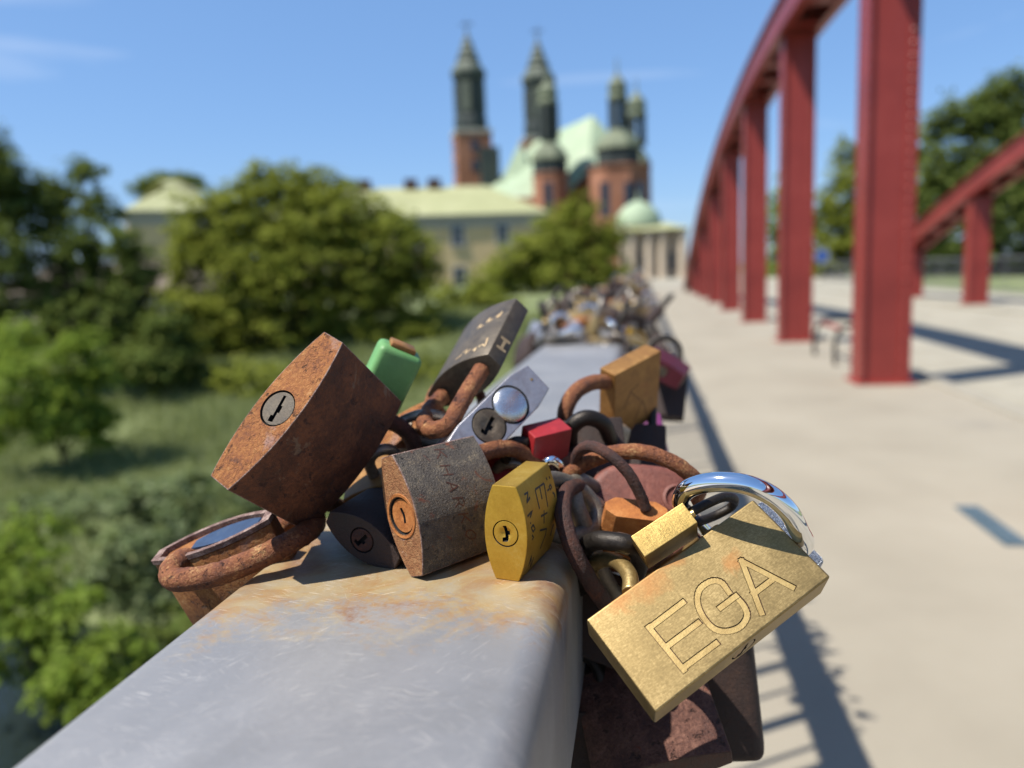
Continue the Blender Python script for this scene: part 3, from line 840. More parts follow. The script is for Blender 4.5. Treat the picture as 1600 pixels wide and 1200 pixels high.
def wall_ring(name, pts, z0, z1, mat, closed=True):
    P = [Vector((p.x, p.y, z0)) for p in pts] + [Vector((p.x, p.y, z1)) for p in pts]
    n = len(pts)
    F = [(i, (i + 1) % n, n + (i + 1) % n, n + i) for i in range(n)]
    F.append(tuple(range(n, 2 * n)))
    return cmesh(name, P, F, mat, cathedral)
inset = [p_ + (peak + axis * 6 - p_) * 0.04 for p_ in ring]
wr = wall_ring('choir_wall', inset, -0.5, ze - 0.01, M['brick'])
# buttress-like tall windows round the choir
for i in range(1, 5):
    a_, b_ = inset[i], inset[(i + 1) % 6]
    mid = (a_ + b_) / 2; dd = (b_ - a_); dd.z = 0
    an = math.atan2(dd.y, dd.x)
    cbox('choir_window', mid, 2.2, 0.35, ze - 11, ze - 3, M['glass_dark'], wr, an)
# aisle: lower lean-to roof to the left
zl = at(800, 318, d=172).z
zt = at(812, 226, d=178).z
o1, o2 = eL + side * 9 - axis * 2, fL + side * 9
cmesh('aisle_roof', [Vector((eL.x, eL.y, ze + 1)), Vector((fL.x, fL.y, ze + 1)), Vector((o2.x, o2.y, zl)), Vector((o1.x, o1.y, zl)), Vector((n1.x, n1.y, ze - 0.5)), Vector((n1.x, n1.y, zl)) + side * 5], [(0, 1, 2, 3), (0, 3, 5, 4)], M['copper_mint'], cathedral)
cmesh('aisle_wall', [Vector((o1.x, o1.y, -0.5)), Vector((o2.x, o2.y, -0.5)), Vector((o2.x, o2.y, zl)), Vector((o1.x, o1.y, zl)), Vector((n1.x, n1.y, -0.5)) + side * 5, Vector((n1.x, n1.y, zl)) + side * 5], [(0, 1, 2, 3), (0, 3, 5, 4)], M['brick'], cathedral)
# cross gable between the aisle and the far spire
g = at(798, 232, d=180)
cbox('stair_turret', at(765, 260, d=188), 4.5, 4.5, -0.5, at(765, 232, d=188).z, M['copper_dark'], cathedral, 0.3)
g0 = at(782, 284, d=178); g1 = at(832, 284, d=176); g2 = at(812, 222, d=178); g3 = at(812, 222, d=190); g4 = at(785, 284, d=190)
cmesh('gable_roof', [g0, g2, g3, g4, g1], [(0, 1, 2, 3), (0, 4, 1)], M['copper_mint'], cathedral)
# three ambulatory towers with domes and open lanterns
def lantern_tower(u, d, vb, vd, vl, vt, wpx, dpx, open_):
    zc = lambda v: at(u, v, d=d).z
    px = d / 1200.0
    c = at(u, vb, d=d)
    br = clathe('ambulatory_tower', [(wpx * px, -0.5), (wpx * px, zc(vb)), (wpx * 1.06 * px, zc(vb - 2)), (wpx * 1.06 * px, zc(vb - 5))], c, M['brick'], cathedral)
    clathe('drum', [(dpx * px, zc(vb - 5)), (dpx * px, zc(vd + 24))], c, M['copper_dark'], br)
    dm = clathe('dome', [(dpx * 1.12 * px, zc(vd + 24)), (dpx * 1.05 * px, zc(vd + 17)), (dpx * 0.9 * px, zc(vd + 9)), (dpx * 0.66 * px, zc(vd + 2)), (dpx * 0.45 * px, zc(vd - 3)), (dpx * 0.36 * px, zc(vd - 9))], c, M['copper_dull'], cathedral)
    lr = 14 * px
    for k in range(8):
        a_ = 0.39 + math.pi / 4 * k
        cbox('lantern_column', c + Vector((math.cos(a_), math.sin(a_), 0)) * lr * 0.85, 0.7 if open_ else 0.9, 0.7 if open_ else 0.9, zc(vd - 8), zc(vl), M['copper_dark'], dm, a_)
    if not open_:
        clathe('lantern_core', [(lr * 0.75, zc(vd - 8)), (lr * 0.75, zc(vl))], c, M['copper_dark'], dm)
    clathe('lantern_cap', [(lr * 1.15, zc(vl) + 0.003), (lr * 1.2, zc(vl - 5)), (lr * 0.95, zc(vl - 10)), (lr * 1.15, zc(vl - 17)), (lr * 1.0, zc(vl - 25)), (lr * 0.5, zc(vl - 33)), (lr * 0.14, zc(vl - 40)), (lr * 0.05, zc(vt))], c, M['copper_dull'], cathedral)
lantern_tower(860, 156, 276, 228, 168, 112, 28, 28, False)
lantern_tower(967, 150, 266, 211, 160, 96, 48, 35, True)
lantern_tower(996, 172, 262, 238, 186, 126, 22, 20, True)
for (u, d, a_) in ((945, 141.5, 0.15), (983, 142.2, 0.6), (1001, 146, 1.0), (857, 151.5, 0.2)):
    c = at(u, 300, d=d)
    cbox('tall_window', c, 1.7, 0.6, at(u, 338, d=d).z, at(u, 285, d=d).z, M['glass_dark'], cathedral, a_)

# --- small domed chapel and gate house at the end of the bridge
c = at(1000, 340, d=84)
chap = empty('domed_chapel', (c.x, c.y, -0.3))
tag(chap, 'small pale chapel with mint green copper dome and light pillars', 'chapel')
px = 84 / 1200.0
zz = lambda v: at(1000, v, d=84).z + 0.3
rz = Matrix.Rotation(0.15, 3, 'Z')
box_obj('wall', -2.2, 4.6, -2.0, 4.4, 0, zz(366), M['stone_wall'], chap)
for k, xx in enumerate((-0.9, 0.9, 2.3, 4.4)):
    lathe_obj('pillar', [(0.55, 0), (0.55, 0.4), (0.46, 0.5), (0.42, zz(368)), (0.55, zz(366)), (0.55, zz(363))], xx, -2.7, M['stone_wall'], chap, 12, 0, 35)
lathe_obj('dome', [(2.55, zz(352)), (2.5, zz(344)), (2.2, zz(333)), (1.6, zz(323)), (0.8, zz(316)), (0.15, zz(313)), (0.08, zz(300))], -0.2, 0.6, M['copper_mint'], chap, 16, 0, 30)
lathe_obj('drum', [(2.45, zz(366)), (2.45, zz(352))], -0.2, 0.6, M['stone_wall'], chap, 16)
bm = bmesh.new()
q = [bm.verts.new(p_) for p_ in ((-2.6, -3.4, zz(362)), (5.2, -3.4, zz(362)), (5.2, 4.8, zz(362)), (-2.6, 4.8, zz(362)), (1.2, 0.6, zz(348)), (2.6, 0.6, zz(348)))]
for f in ((0, 1, 5, 4), (1, 2, 5), (2, 3, 4, 5), (3, 0, 4), (3, 2, 1, 0)): bm.faces.new([q[i] for i in f])
bm_obj('roof', bm, M['copper_pale'], chap)
for xx in (-1.6, 0.2, 3.3):
    box_obj('window', xx - 0.35, xx + 0.35, -2.06, -1.9, 1.0, 3.0, M['glass_dark'], chap)

# --- low pale house glimpsed through the left trees
c = at(60, 470, d=52)
hs_ = empty('garden_house', (c.x, c.y, -2.2))
tag(hs_, 'low pale garden house half hidden behind the dark trees at left', 'house')
box_obj('wall', -4, 12, 0, 6, 0, c.z + 2.6, M['stone_wall'], hs_)
bm = bmesh.new()
hh = c.z + 2.6
q = [bm.verts.new(p_) for p_ in ((-4.4, -0.5, hh + 0.003), (12.4, -0.5, hh + 0.003), (12.4, 6.5, hh + 0.003), (-4.4, 6.5, hh + 0.003), (-1, 3, hh + 2.0), (9, 3, hh + 2.0))]
for f in ((0, 1, 5, 4), (1, 2, 5), (2, 3, 4, 5), (3, 0, 4), (3, 2, 1, 0)): bm.faces.new([q[i] for i in f])
bm_obj('roof', bm, M['roof_tile'], hs_)

# ================================================================== VEGETATION
def leaves_mesh(name, centers, normals, size, droop=0.0):
    """one small folded leaf blade (two triangles) per centre"""
    n = len(centers)
    nrm = normals + rng.normal(0, 0.55, (n, 3))
    nrm /= np.linalg.norm(nrm, axis=1, keepdims=True)
    a = rng.normal(0, 1, (n, 3)); a[:, 2] -= droop
    a -= nrm * np.sum(a * nrm, 1, keepdims=True)
    a /= np.linalg.norm(a, axis=1, keepdims=True) + 1e-9
    b = np.cross(nrm, a)
    s = size * rng.uniform(0.6, 1.4, (n, 1))
    p0 = centers - a * s; p2 = centers + a * s
    p1 = centers + b * s * 0.55 + nrm * s * 0.15; p3 = centers - b * s * 0.55 + nrm * s * 0.15
    V = np.stack([p0, p1, p2, p3], 1).reshape(-1, 3)
    me = bpy.data.meshes.new(name)
    me.vertices.add(4 * n); me.vertices.foreach_set('co', V.ravel())
    me.loops.add(4 * n); me.loops.foreach_set('vertex_index', np.arange(4 * n))
    me.polygons.add(n)
    me.polygons.foreach_set('loop_start', np.arange(0, 4 * n, 4)); me.polygons.foreach_set('loop_total', np.full(n, 4))
    me.update(calc_edges=True)
    return me

def lobes_to_leaves(lobes, d, leafpx, dens, base, mat=''):
    """lobes: (u, v, ru, rv[, dd]); leaves gathered into small sprays on and inside each lobe"""
    C, Nn = [], []
    px = d / 1200.0
    for lb in lobes:
        u, v, ru, rv = lb[:4]
        dd = lb[4] if len(lb) > 4 else rng.uniform(-0.35, 0.35) * ru * px
        c = np.array(at(u, v, d=d + dd)) - base
        R = np.array([ru * px, 0.85 * ru * px, rv * px])
        nspray = max(12, int(dens * ru * rv / (leafpx * leafpx) * 0.42 * (1.5 if mat == 'leaf_dark' else 1.0)))
        q = rng.normal(0, 1, (nspray, 3)); q /= np.linalg.norm(q, axis=1, keepdims=True)
        rad_ = rng.uniform(0.25, 1.0, (nspray, 1)) ** 0.6
        rad_ *= 1 + 0.22 * np.sin(q[:, :1] * 5 + u) * np.cos(q[:, 2:3] * 6 + v)
        sp = c + q * rad_ * R
        m = 22
        off = rng.normal(0, 1, (nspray, m, 3)) * np.array([1, 1, 0.6]) * (leafpx * px * 1.6)
        pts = sp[:, None, :] + off
        nn = np.repeat(q[:, None, :], m, 1) * np.array([1, 1, 1]) + np.array([0, 0, 0.7])
        C.append(pts.reshape(-1, 3)); Nn.append(nn.reshape(-1, 3))
    return np.concatenate(C), np.concatenate(Nn)

def tree(name, label, cat, u, d, lobes, mat, leafpx=5, dens=1.0, group=None, trunk=True, tr=0.22, zbase=None):
    b = at(u, 500, d=d)
    z = float(ground_z(b.x, b.y)) if zbase is None else zbase
    base = np.array([b.x, b.y, z])
    root = empty(name, base)
    tag(root, label, cat, group)
    C, Nn = lobes_to_leaves(lobes, d, leafpx, dens, base, mat)
    mesh_obj('crown' if trunk else 'foliage', leaves_mesh('crown', C, Nn, leafpx * d / 1200.0), M[mat], root)
    bm = bmesh.new()
    tops = [np.array(at(l[0], l[1], d=d)) - base for l in lobes]
    mean = np.mean(tops, 0)
    fork = np.array([mean[0] * 0.4, mean[1] * 0.4, max(0.5, mean[2] * (0.45 if trunk else 0.2))])
    add_tube(bm, smooth_path([(0, 0, -0.3), fork * np.array([0.4, 0.4, 0.5]) + rng.normal(0, 0.05, 3), fork], 4), [tr * (1 - 0.045 * i) for i in range(9)], 8)
    for tp in tops:
        mid = fork * 0.5 + tp * 0.5 + rng.normal(0, 0.2, 3) + np.array([0, 0, 0.2])
        path = smooth_path([fork, mid, tp], 4)
        add_tube(bm, path, [max(0.02, tr * 0.5 * (1 - i / 9.5)) for i in range(len(path))], 6)
    bm_obj('trunk' if trunk else 'stems', bm, M['bark'], root)
    return root

G1 = 'trees on the river bank'
tree('broadleaf_tree', 'big bright green bushy tree behind the large rusty padlock', 'tree', 470, 40,
     [(420, 325, 80, 62), (470, 290, 48, 40), (350, 375, 75, 60), (520, 350, 78, 60), (600, 400, 66, 70), (640, 470, 55, 66), (450, 420, 100, 76), (375, 470, 80, 70), (545, 480, 90, 70), (440, 530, 90, 60), (610, 545, 70, 55), (340, 560, 60, 50), (300, 400, 42, 46), (685, 545, 34, 44), (480, 370, 90, 60), (570, 440, 80, 60), (400, 400, 80, 60), (500, 540, 90, 60), (330, 500, 60, 60), (660, 420, 34, 50), (370, 312, 52, 40), (520, 300, 54, 38), (430, 285, 56, 34), (310, 345, 44, 44), (570, 345, 56, 44), (620, 360, 40, 40), (330, 560, 66, 56), (410, 590, 80, 50), (500, 600, 84, 50), (585, 590, 80, 54), (650, 560, 60, 60), (290, 470, 40, 60), (300, 600, 50, 40)], 'leaf_mid', 4.6, 1.15, G1, tr=0.3)
tree('broadleaf_tree', 'dark loose-crowned tree at left with sky showing between its branches', 'tree', 130, 34,
     [(70, 300, 48, 36), (125, 268, 34, 24), (155, 330, 40, 34), (100, 375, 48, 34), (185, 385, 46, 36), (60, 430, 50, 40), (150, 450, 66, 44), (200, 470, 48, 50), (40, 360, 40, 40), (205, 540, 45, 60), (110, 500, 60, 40), (240, 540, 30, 60), (95, 320, 46, 34), (30, 300, 40, 36), (130, 400, 60, 36), (70, 480, 60, 40), (170, 500, 60, 46), (215, 430, 36, 40)], 'leaf_dark', 4.6, 0.85, G1, tr=0.28)
tree('broadleaf_tree', 'tall dark tree cut by the left edge of the picture', 'tree', -40, 33,
     [(0, 265, 38, 40), (-40, 230, 60, 50), (-60, 330, 70, 70), (10, 400, 42, 50), (-30, 480, 60, 60), (12, 330, 26, 30)], 'leaf_dark', 4.8, 1.0, G1, tr=0.3)
tree('broadleaf_tree', 'rounded mid green tree in front of the brick cathedral apse', 'tree', 875, 56,
     [(885, 355, 52, 40), (905, 328, 28, 26), (845, 395, 55, 42), (925, 390, 46, 46), (880, 430, 70, 40), (800, 440, 52, 36), (940, 440, 36, 36), (830, 470, 60, 36), (900, 480, 60, 40), (815, 405, 46, 36), (775, 445, 44, 34), (945, 375, 38, 40), (955, 425, 34, 40), (870, 385, 60, 40), (745, 470, 40, 30)], 'leaf_mid', 3.8, 1.1, G1, tr=0.25)
tree('broadleaf_tree', 'low green tree below the palace wall left of the rounded tree', 'tree', 745, 47,
     [(720, 490, 44, 36), (765, 478, 40, 32), (740, 530, 60, 40), (690, 520, 34, 44), (800, 520, 50, 40), (770, 560, 60, 40), (700, 580, 50, 50), (740, 455, 30, 24), (700, 470, 30, 30), (780, 500, 50, 40), (680, 560, 40, 50), (830, 545, 46, 36)], 'leaf_mid', 4.2, 1.0, G1, tr=0.2)
tree('broadleaf_tree', 'distant dark round tree peeping over the palace roof', 'tree', 265, 128,
     [(250, 288, 34, 18), (285, 284, 32, 16), (265, 292, 50, 20), (225, 300, 20, 12)], 'leaf_dark', 3.4, 1.1, G1, tr=0.5)
tree('broadleaf_tree', 'large dark tree behind the far arch at the right edge', 'tree', 1560, 50,
     [(1560, 165, 50, 40), (1510, 175, 40, 34), (1600, 190, 50, 50), (1480, 250, 36, 40), (1560, 240, 60, 46), (1620, 290, 60, 60), (1500, 310, 50, 46), (1570, 340, 70, 46), (1640, 380, 50, 50), (1480, 370, 40, 40), (1540, 400, 60, 36), (1450, 300, 26, 40), (1610, 420, 50, 30), (1530, 200, 44, 36), (1520, 270, 50, 40), (1590, 250, 50, 50), (1470, 200, 26, 30), (1550, 300, 60, 40), (1580, 130, 36, 26), (1450, 360, 34, 50)], 'leaf_dark', 4.4, 1.0, 'trees beyond the bridge', tr=0.35)
tree('broadleaf_tree', 'greener tree seen between the two nearest red posts', 'tree', 1310, 58,
     [(1325, 250, 26, 36), (1310, 310, 36, 40), (1290, 370, 34, 40), (1345, 350, 40, 50), (1390, 300, 40, 60), (1310, 410, 46, 30), (1390, 400, 40, 40), (1430, 230, 32, 50), (1300, 340, 40, 40), (1330, 300, 36, 40), (1285, 410, 30, 30), (1440, 300, 34, 50), (1320, 390, 40, 36)], 'leaf_mid', 3.8, 1.0, 'trees beyond the bridge', tr=0.28)
tree('broadleaf_tree', 'narrow yellow-green tree in the gap between the second and third red posts', 'tree', 1213, 66,
     [(1215, 300, 16, 26), (1208, 350, 22, 34), (1222, 400, 24, 36), (1200, 430, 24, 22)], 'leaf_fresh', 3.6, 1.0, 'trees beyond the bridge', tr=0.2)
tree('broadleaf_tree', 'low dark tree filling the gap under the far arch', 'tree', 1480, 62,
     [(1440, 400, 40, 36), (1500, 410, 50, 34), (1570, 420, 60, 34), (1380, 415, 36, 30), (1630, 410, 50, 36)], 'leaf_dark', 3.8, 1.0, 'trees beyond the bridge', tr=0.2)
G2 = 'bushes on the grassy bank'
def bush(label, u, d, lobes, mat, leafpx=7, dens=1.0):
    return tree('bush', label, 'bush', u, d, lobes, mat, leafpx, dens, G2, trunk=False, tr=0.09)
bush('large green bush at the left edge above the grass', 70, 25, [(60, 590, 80, 60), (120, 560, 44, 50), (20, 540, 50, 50), (90, 650, 70, 50), (10, 640, 60, 60), (145, 610, 36, 60), (150, 670, 26, 40)], 'leaf_fresh', 6, 1.0)
bush('dark bush between the left trees and the big bright tree', 255, 33, [(255, 520, 46, 50), (240, 570, 60, 40), (290, 560, 34, 36), (205, 570, 40, 40)], 'leaf_dark', 5, 1.0)
bush('green bush under the right side of the big bright tree', 640, 34, [(600, 610, 76, 50), (660, 600, 60, 50), (560, 620, 70, 44), (690, 640, 50, 44), (640, 650, 70, 40)], 'leaf_mid', 5, 1.0)
bush('green bush below the big bright tree beside the grass', 370, 34, [(400, 600, 70, 44), (340, 610, 50, 36), (460, 610, 60, 44)], 'leaf_mid', 5, 1.0)
bush('bright green leafy shrub at the lower left near the water', 60, 12.5, [(40, 900, 46, 60), (20, 960, 50, 60), (90, 1000, 50, 60), (40, 1040, 60, 40), (110, 940, 40, 40)], 'leaf_fresh', 9, 0.9)
bush('fresh green shrub just above the dark water corner', 150, 11.8, [(130, 1060, 50, 44), (190, 1020, 46, 46), (100, 1090, 36, 30), (170, 1090, 40, 30)], 'leaf_fresh', 9, 0.9)
bush('silvery green willow shrub in the middle of the lower left bank', 225, 14.5, [(200, 870, 60, 44), (260, 850, 60, 50), (220, 930, 66, 46), (290, 920, 50, 50), (160, 910, 40, 40), (320, 860, 46, 40)], 'leaf_silver', 7, 1.0)
bush('shaded olive shrub beside the handrail at lower left', 310, 12.6, [(300, 1000, 60, 50), (350, 950, 56, 50), (250, 1030, 50, 40), (400, 900, 50, 50)], 'leaf_dark', 8, 0.9)
bush('pale tall weeds bush behind the hanging blue-topped padlock', 360, 18, [(330, 790, 70, 36), (400, 800, 60, 36), (250, 800, 60, 34), (460, 790, 60, 40)], 'leaf_silver', 6, 0.8)
bush('tall pale reeds in front of the grass at left', 150, 17, [(110, 800, 66, 34), (180, 790, 60, 34), (240, 770, 60, 30), (60, 790, 50, 34), (300, 760, 60, 30)], 'leaf_silver', 6, 0.8)
bush('small bright shrub at the far left of the lower bank', 20, 15, [(10, 850, 50, 40), (60, 830, 40, 30), (-30, 880, 50, 60)], 'leaf_fresh', 8, 0.9)

# long grass of the bank
def grass(n):
    x = -rng.uniform(0.6, 48, n); y = rng.uniform(12.5, 44, n)
    keep = (-x < 3 + y * 1.35)
    x, y = x[keep], y[keep]
    n = len(x)
    z = ground_z(x, y)
    h = rng.uniform(0.25, 0.7, n) * (0.7 + 0.5 * np.sin(x * 0.7) * np.cos(y * 0.5))
    a = rng.uniform(0, 2 * np.pi, n); w = rng.uniform(0.02, 0.05, n)
    lx, ly = rng.normal(0, 0.22, n), rng.normal(0, 0.22, n)
    dx, dy = np.cos(a) * w, np.sin(a) * w
    V = np.stack([np.stack([x - dx, y - dy, z - 0.05], 1), np.stack([x + dx, y + dy, z - 0.05], 1), np.stack([x + lx * h * 2, y + ly * h * 2, z + h], 1)], 1).reshape(-1, 3)
    me = bpy.data.meshes.new('grass')
    me.vertices.add(3 * n); me.vertices.foreach_set('co', V.ravel())
    me.loops.add(3 * n); me.loops.foreach_set('vertex_index', np.arange(3 * n))
    me.polygons.add(n)
    me.polygons.foreach_set('loop_start', np.arange(0, 3 * n, 3)); me.polygons.foreach_set('loop_total', np.full(n, 3))
    me.update(calc_edges=True)
    return me
tag(mesh_obj('grass', grass(150000), M['grass']), 'long green grass covering the river bank', 'grass', kind='stuff')

# ================================================================== PADLOCKS
def lens_profile(W, T, t, n=10):
    """outline of a padlock seen from below: short flat ends, bulging sides"""
    pts = []
    for i in range(n + 1):
        s = -1 + 2 * i / n
        pts.append((s * W / 2, -(t / 2 + (T - t) / 2 * (1 - s * s))))
    for i in range(n + 1):
        s = 1 - 2 * i / n
        pts.append((s * W / 2, (t / 2 + (T - t) / 2 * (1 - s * s))))
    return pts

def chamfer_profile(W, T, t, c):
    h = W / 2
    return [(-h, -t / 2), (-h + c, -T / 2), (h - c, -T / 2), (h, -t / 2), (h, t / 2), (h - c, T / 2), (-h + c, T / 2), (-h, t / 2)]

def heart_profile(W, H, n=40):
    pts = []
    for i in range(n):
        a = 2 * math.pi * i / n
        x = 16 * math.sin(a) ** 3
        y = 13 * math.cos(a) - 5 * math.cos(2 * a) - 2 * math.cos(3 * a) - math.cos(4 * a)
        pts.append((x / 34 * W, (y + 2) / 30 * H))
    return pts[::-1]

def body_bm(poly, H, bevel=0.0004, seg=2, bottom_mi=0, edge_mi=-1):
    bm = bmesh.new()
    add_prism(bm, poly, -H / 2, H / 2)
    bm.normal_update()
    if bottom_mi:
        for f in bm.faces:
            if f.normal.z < -0.9: f.material_index = bottom_mi
    es = [e for e in bm.edges if len(e.link_faces) == 2 and e.calc_face_angle(0) > rad(24)]
    if bevel:
        bmesh.ops.bevel(bm, geom=es, offset=bevel, segments=seg, profile=0.5, affect='EDGES', material=edge_mi)
    return bm

def cyl_bm(r, z0, z1, cx=0, cy=0, seg=28):
    bm = bmesh.new()
    add_lathe(bm, [(r, z0), (r, z1)], cx, cy, seg)
    bmesh.ops.recalc_face_normals(bm, faces=bm.faces[:])
    return bm

def keyway(root, body, r, H, mat, ang=0.0, cx=0.0, cy=0.0, slot=(0.0011, 0.0064), ring=0.00045, proud=0.0, zig=True, flat=False, dimple=0.0, mirror=1):
    """round plug in the bottom face with a narrow gap round it and a stepped key slot"""
    c = bm_obj('cutter', cyl_bm(r, -H / 2 - 0.002, -H / 2 + 0.0022, cx, cy), M['black_gap'])
    c.matrix_world = root.matrix_world
    boolean_cut(body, [c], flat)
    bm = cyl_bm(r - ring, -H / 2 - proud, -H / 2 + 0.0026, cx, cy)
    es = [e for e in bm.edges if e.calc_face_angle(0) > 1.0 and e.verts[0].co.z < -H / 2 + 0.0005]
    bmesh.ops.bevel(bm, geom=es, offset=0.00025, segments=2, profile=0.5, affect='EDGES')
    plug = bm_obj('key_plug', bm, [mat, M['black_gap']], root, smooth=40)
    bm = bmesh.new()
    w, L = slot
    add_box(bm, -w / 2, w / 2, -L / 2, L / 2, -H / 2 - 0.001, -H / 2 + 0.0024)
    if zig:
        add_box(bm, -w * 1.3, w * 0.2, L * 0.28, L * 0.5 + 0.0001, -H / 2 - 0.0011, -H / 2 + 0.00235)
        add_box(bm, -w * 0.2, w * 1.1, -L * 0.12, L * 0.14, -H / 2 - 0.0012, -H / 2 + 0.0023)
    bmesh.ops.rotate(bm, verts=bm.verts[:], cent=(0, 0, 0), matrix=Matrix.Rotation(ang, 3, 'Z'))
    bmesh.ops.translate(bm, verts=bm.verts[:], vec=(cx, cy, 0))
    slot_o = bm_obj('cutter', bm, M['black_gap'])
    slot_o.matrix_world = root.matrix_world
    cuts = [slot_o]
    if dimple:
        bm = bmesh.new()
        add_lathe(bm, [(dimple * 1.15, -H / 2 - 0.0004), (dimple, -H / 2 - proud), (dimple * 0.62, -H / 2 + 0.0006), (dimple * 0.2, -H / 2 + 0.0009)], cx, cy, 24)
        bmesh.ops.recalc_face_normals(bm, faces=bm.faces[:])
        dc = bm_obj('cutter', bm, mat)
        dc.matrix_world = root.matrix_world
        cuts.insert(0, dc)
    boolean_cut(plug, cuts)
    bm = bmesh.new()
    add_box(bm, -w * 1.4, w * 1.4, -L * 0.55, L * 0.55, -H / 2 + 0.0021, -H / 2 + 0.0025)
    bmesh.ops.rotate(bm, verts=bm.verts[:], cent=(0, 0, 0), matrix=Matrix.Rotation(ang, 3, 'Z'))
    bmesh.ops.translate(bm, verts=bm.verts[:], vec=(cx, cy, 0))
    bm_obj('key_slot', bm, M['black_gap'], plug)
    return plug

def to_local(root, pts):
    inv = root.matrix_world.inverted()
    return [inv @ Vector(p) for p in pts]

def shackle_px(root, path, r, mat, name='shackle', seg=18, wob=0.0, n=7):
    bm = bmesh.new()
    pts = to_local(root, [at(u, v, d=d) for u, v, d in path])
    add_tube(bm, smooth_path(pts, n), r, seg, wobble=wob)
    return bm_obj(name, bm, mat, root)

def shackle_u(root, s, z, up, r, mat, lean=0.0):
    bm = bmesh.new()
    pts = [(-s, 0, z - 0.003), (-s, lean * 0.3, z + up * 0.5)]
    for k in range(0, 9):
        a = math.pi - math.pi * k / 8
        pts.append((s * math.cos(a), lean, z + up + s * math.sin(a)))
    pts += [(s, lean * 0.3, z + up * 0.5), (s, 0, z - 0.003)]
    add_tube(bm, smooth_path(pts, 2), r, 12)
    return bm_obj('shackle', bm, mat, root)

def marks_px(root, body, strokes, width, mat, name, parent=None, lift=0.00006, thick=0.00012):
    """lettering strokes laid on the lock's surface; strokes are polylines seen from the front"""
    me = body.data
    bvh = BVHTree.FromPolygons([v.co.copy() for v in me.vertices], [tuple(p.vertices) for p in me.polygons])
    inv = root.matrix_world.inverted()
    org = inv @ Vector(CAM)
    bm = bmesh.new()
    for st in strokes:
        hits = []
        dense = []
        for a, b in zip(st[:-1], st[1:]):
            n = max(1, int(math.hypot(b[0] - a[0], b[1] - a[1]) / 3.0))
            dense += [(a[0] + (b[0] - a[0]) * k / n, a[1] + (b[1] - a[1]) * k / n) for k in range(n)]
        dense.append(st[-1])
        for (u, v) in dense:
            dr = ((inv @ at(u, v, d=1.0)) - org).normalized()
            loc, nor, idx, dist = bvh.ray_cast(org, dr)
            if loc is None: continue
            if nor.dot(dr) > 0: nor = -nor
            hits.append((loc, nor))
        if len(hits) < 2: continue
        prev = None
        for i, (p_, n_) in enumerate(hits):
            tg = (hits[min(i + 1, len(hits) - 1)][0] - hits[max(i - 1, 0)][0])
            if tg.length < 1e-7: continue
            sd = n_.cross(tg.normalized()).normalized()
            w = width * random.uniform(0.85, 1.15) / 2
            ring = [bm.verts.new(p_ + sd * w - n_ * thick), bm.verts.new(p_ + sd * w + n_ * lift), bm.verts.new(p_ - sd * w + n_ * lift), bm.verts.new(p_ - sd * w - n_ * thick)]
            if prev:
                for k in range(3):
                    bm.faces.new((prev[k], prev[k + 1], ring[k + 1], ring[k]))
            prev = ring
    bmesh.ops.recalc_face_normals(bm, faces=bm.faces[:])
    return bm_obj(name, bm, mat, parent or root)

POSE = {
    'big_rusty': ([0.04821, 0.01469, 0.00777, 0.03831], [[0.5321, 0.8348, 0.1414], [0.421, -0.4057, 0.8113], [0.7346, -0.3722, -0.5673]], [-0.0931, 0.20299, 1.19309]),
    'dark_under': ([0.02678, 0.01362, 0.00427, 0.02426], [[0.8629, -0.4579, 0.2138], [-0.1614, 0.1512, 0.9752], [-0.4789, -0.8761, 0.0566]], [-0.08267, 0.22517, 1.15897]),
    'brown': ([0.03599, 0.01502, 0.00572, 0.03237], [[-0.2535, 0.7779, 0.575], [0.1817, -0.5455, 0.8182], [0.9501, 0.3119, -0.0031]], [-0.06099, 0.22092, 1.16794]),
    'yellow': ([0.02803, 0.01324, 0.00726, 0.02618], [[0.0124, 0.9739, 0.2264], [-0.0264, -0.2261, 0.9738], [0.9996, -0.018, 0.0229]], [-0.03621, 0.21807, 1.16438]),
    'ega': ([0.06071, 0.01226, 0.013, 0.02937], [[0.783, -0.0228, -0.6216], [0.4457, 0.7176, 0.5351], [0.4339, -0.6961, 0.572]], [0.01627, 0.20867, 1.14295]),
    'small_brass': ([0.01388, 0.00656, 0.0085, 0.01655], [[-0.0677, 0.5538, 0.8299], [-0.823, -0.5012, 0.2673], [0.564, -0.6649, 0.4897]], [0.00512, 0.20312, 1.16491]),
    'dark_upright': ([0.0358, 0.01478, 0.00675, 0.03556], [[0.7626, -0.6253, -0.1659], [-0.4369, -0.3086, -0.8449], [0.4771, 0.7168, -0.5085]], [-0.06167, 0.28395, 1.20749]),
    'orange_brass': ([0.03303, 0.00861, 0.011, 0.02785], [[0.0561, -0.7406, -0.6696], [-0.4027, 0.5969, -0.694], [0.9136, 0.3086, -0.2648]], [-0.00588, 0.32415, 1.1849]),
    'red': ([0.01273, 0.00891, 0.01, 0.01575], [[0.1824, -0.6236, -0.7602], [-0.3071, 0.6984, -0.6465], [0.934, 0.3514, -0.0641]], [-0.03456, 0.26311, 1.17735]),
    'silver': ([0.04513, 0.01503, 0.0115, 0.03006], [[0.5182, 0.6602, -0.5438], [0.7034, 0.0328, 0.71], [0.4866, -0.7504, -0.4474]], [-0.05647, 0.2626, 1.18256]),
}
def lock_root(key, label):
    D, R, o = POSE[key]
    r = empty('padlock', o, Matrix(R))
    tag(r, label, 'padlock', 'padlocks heaped on the near handrail')
    return r, D

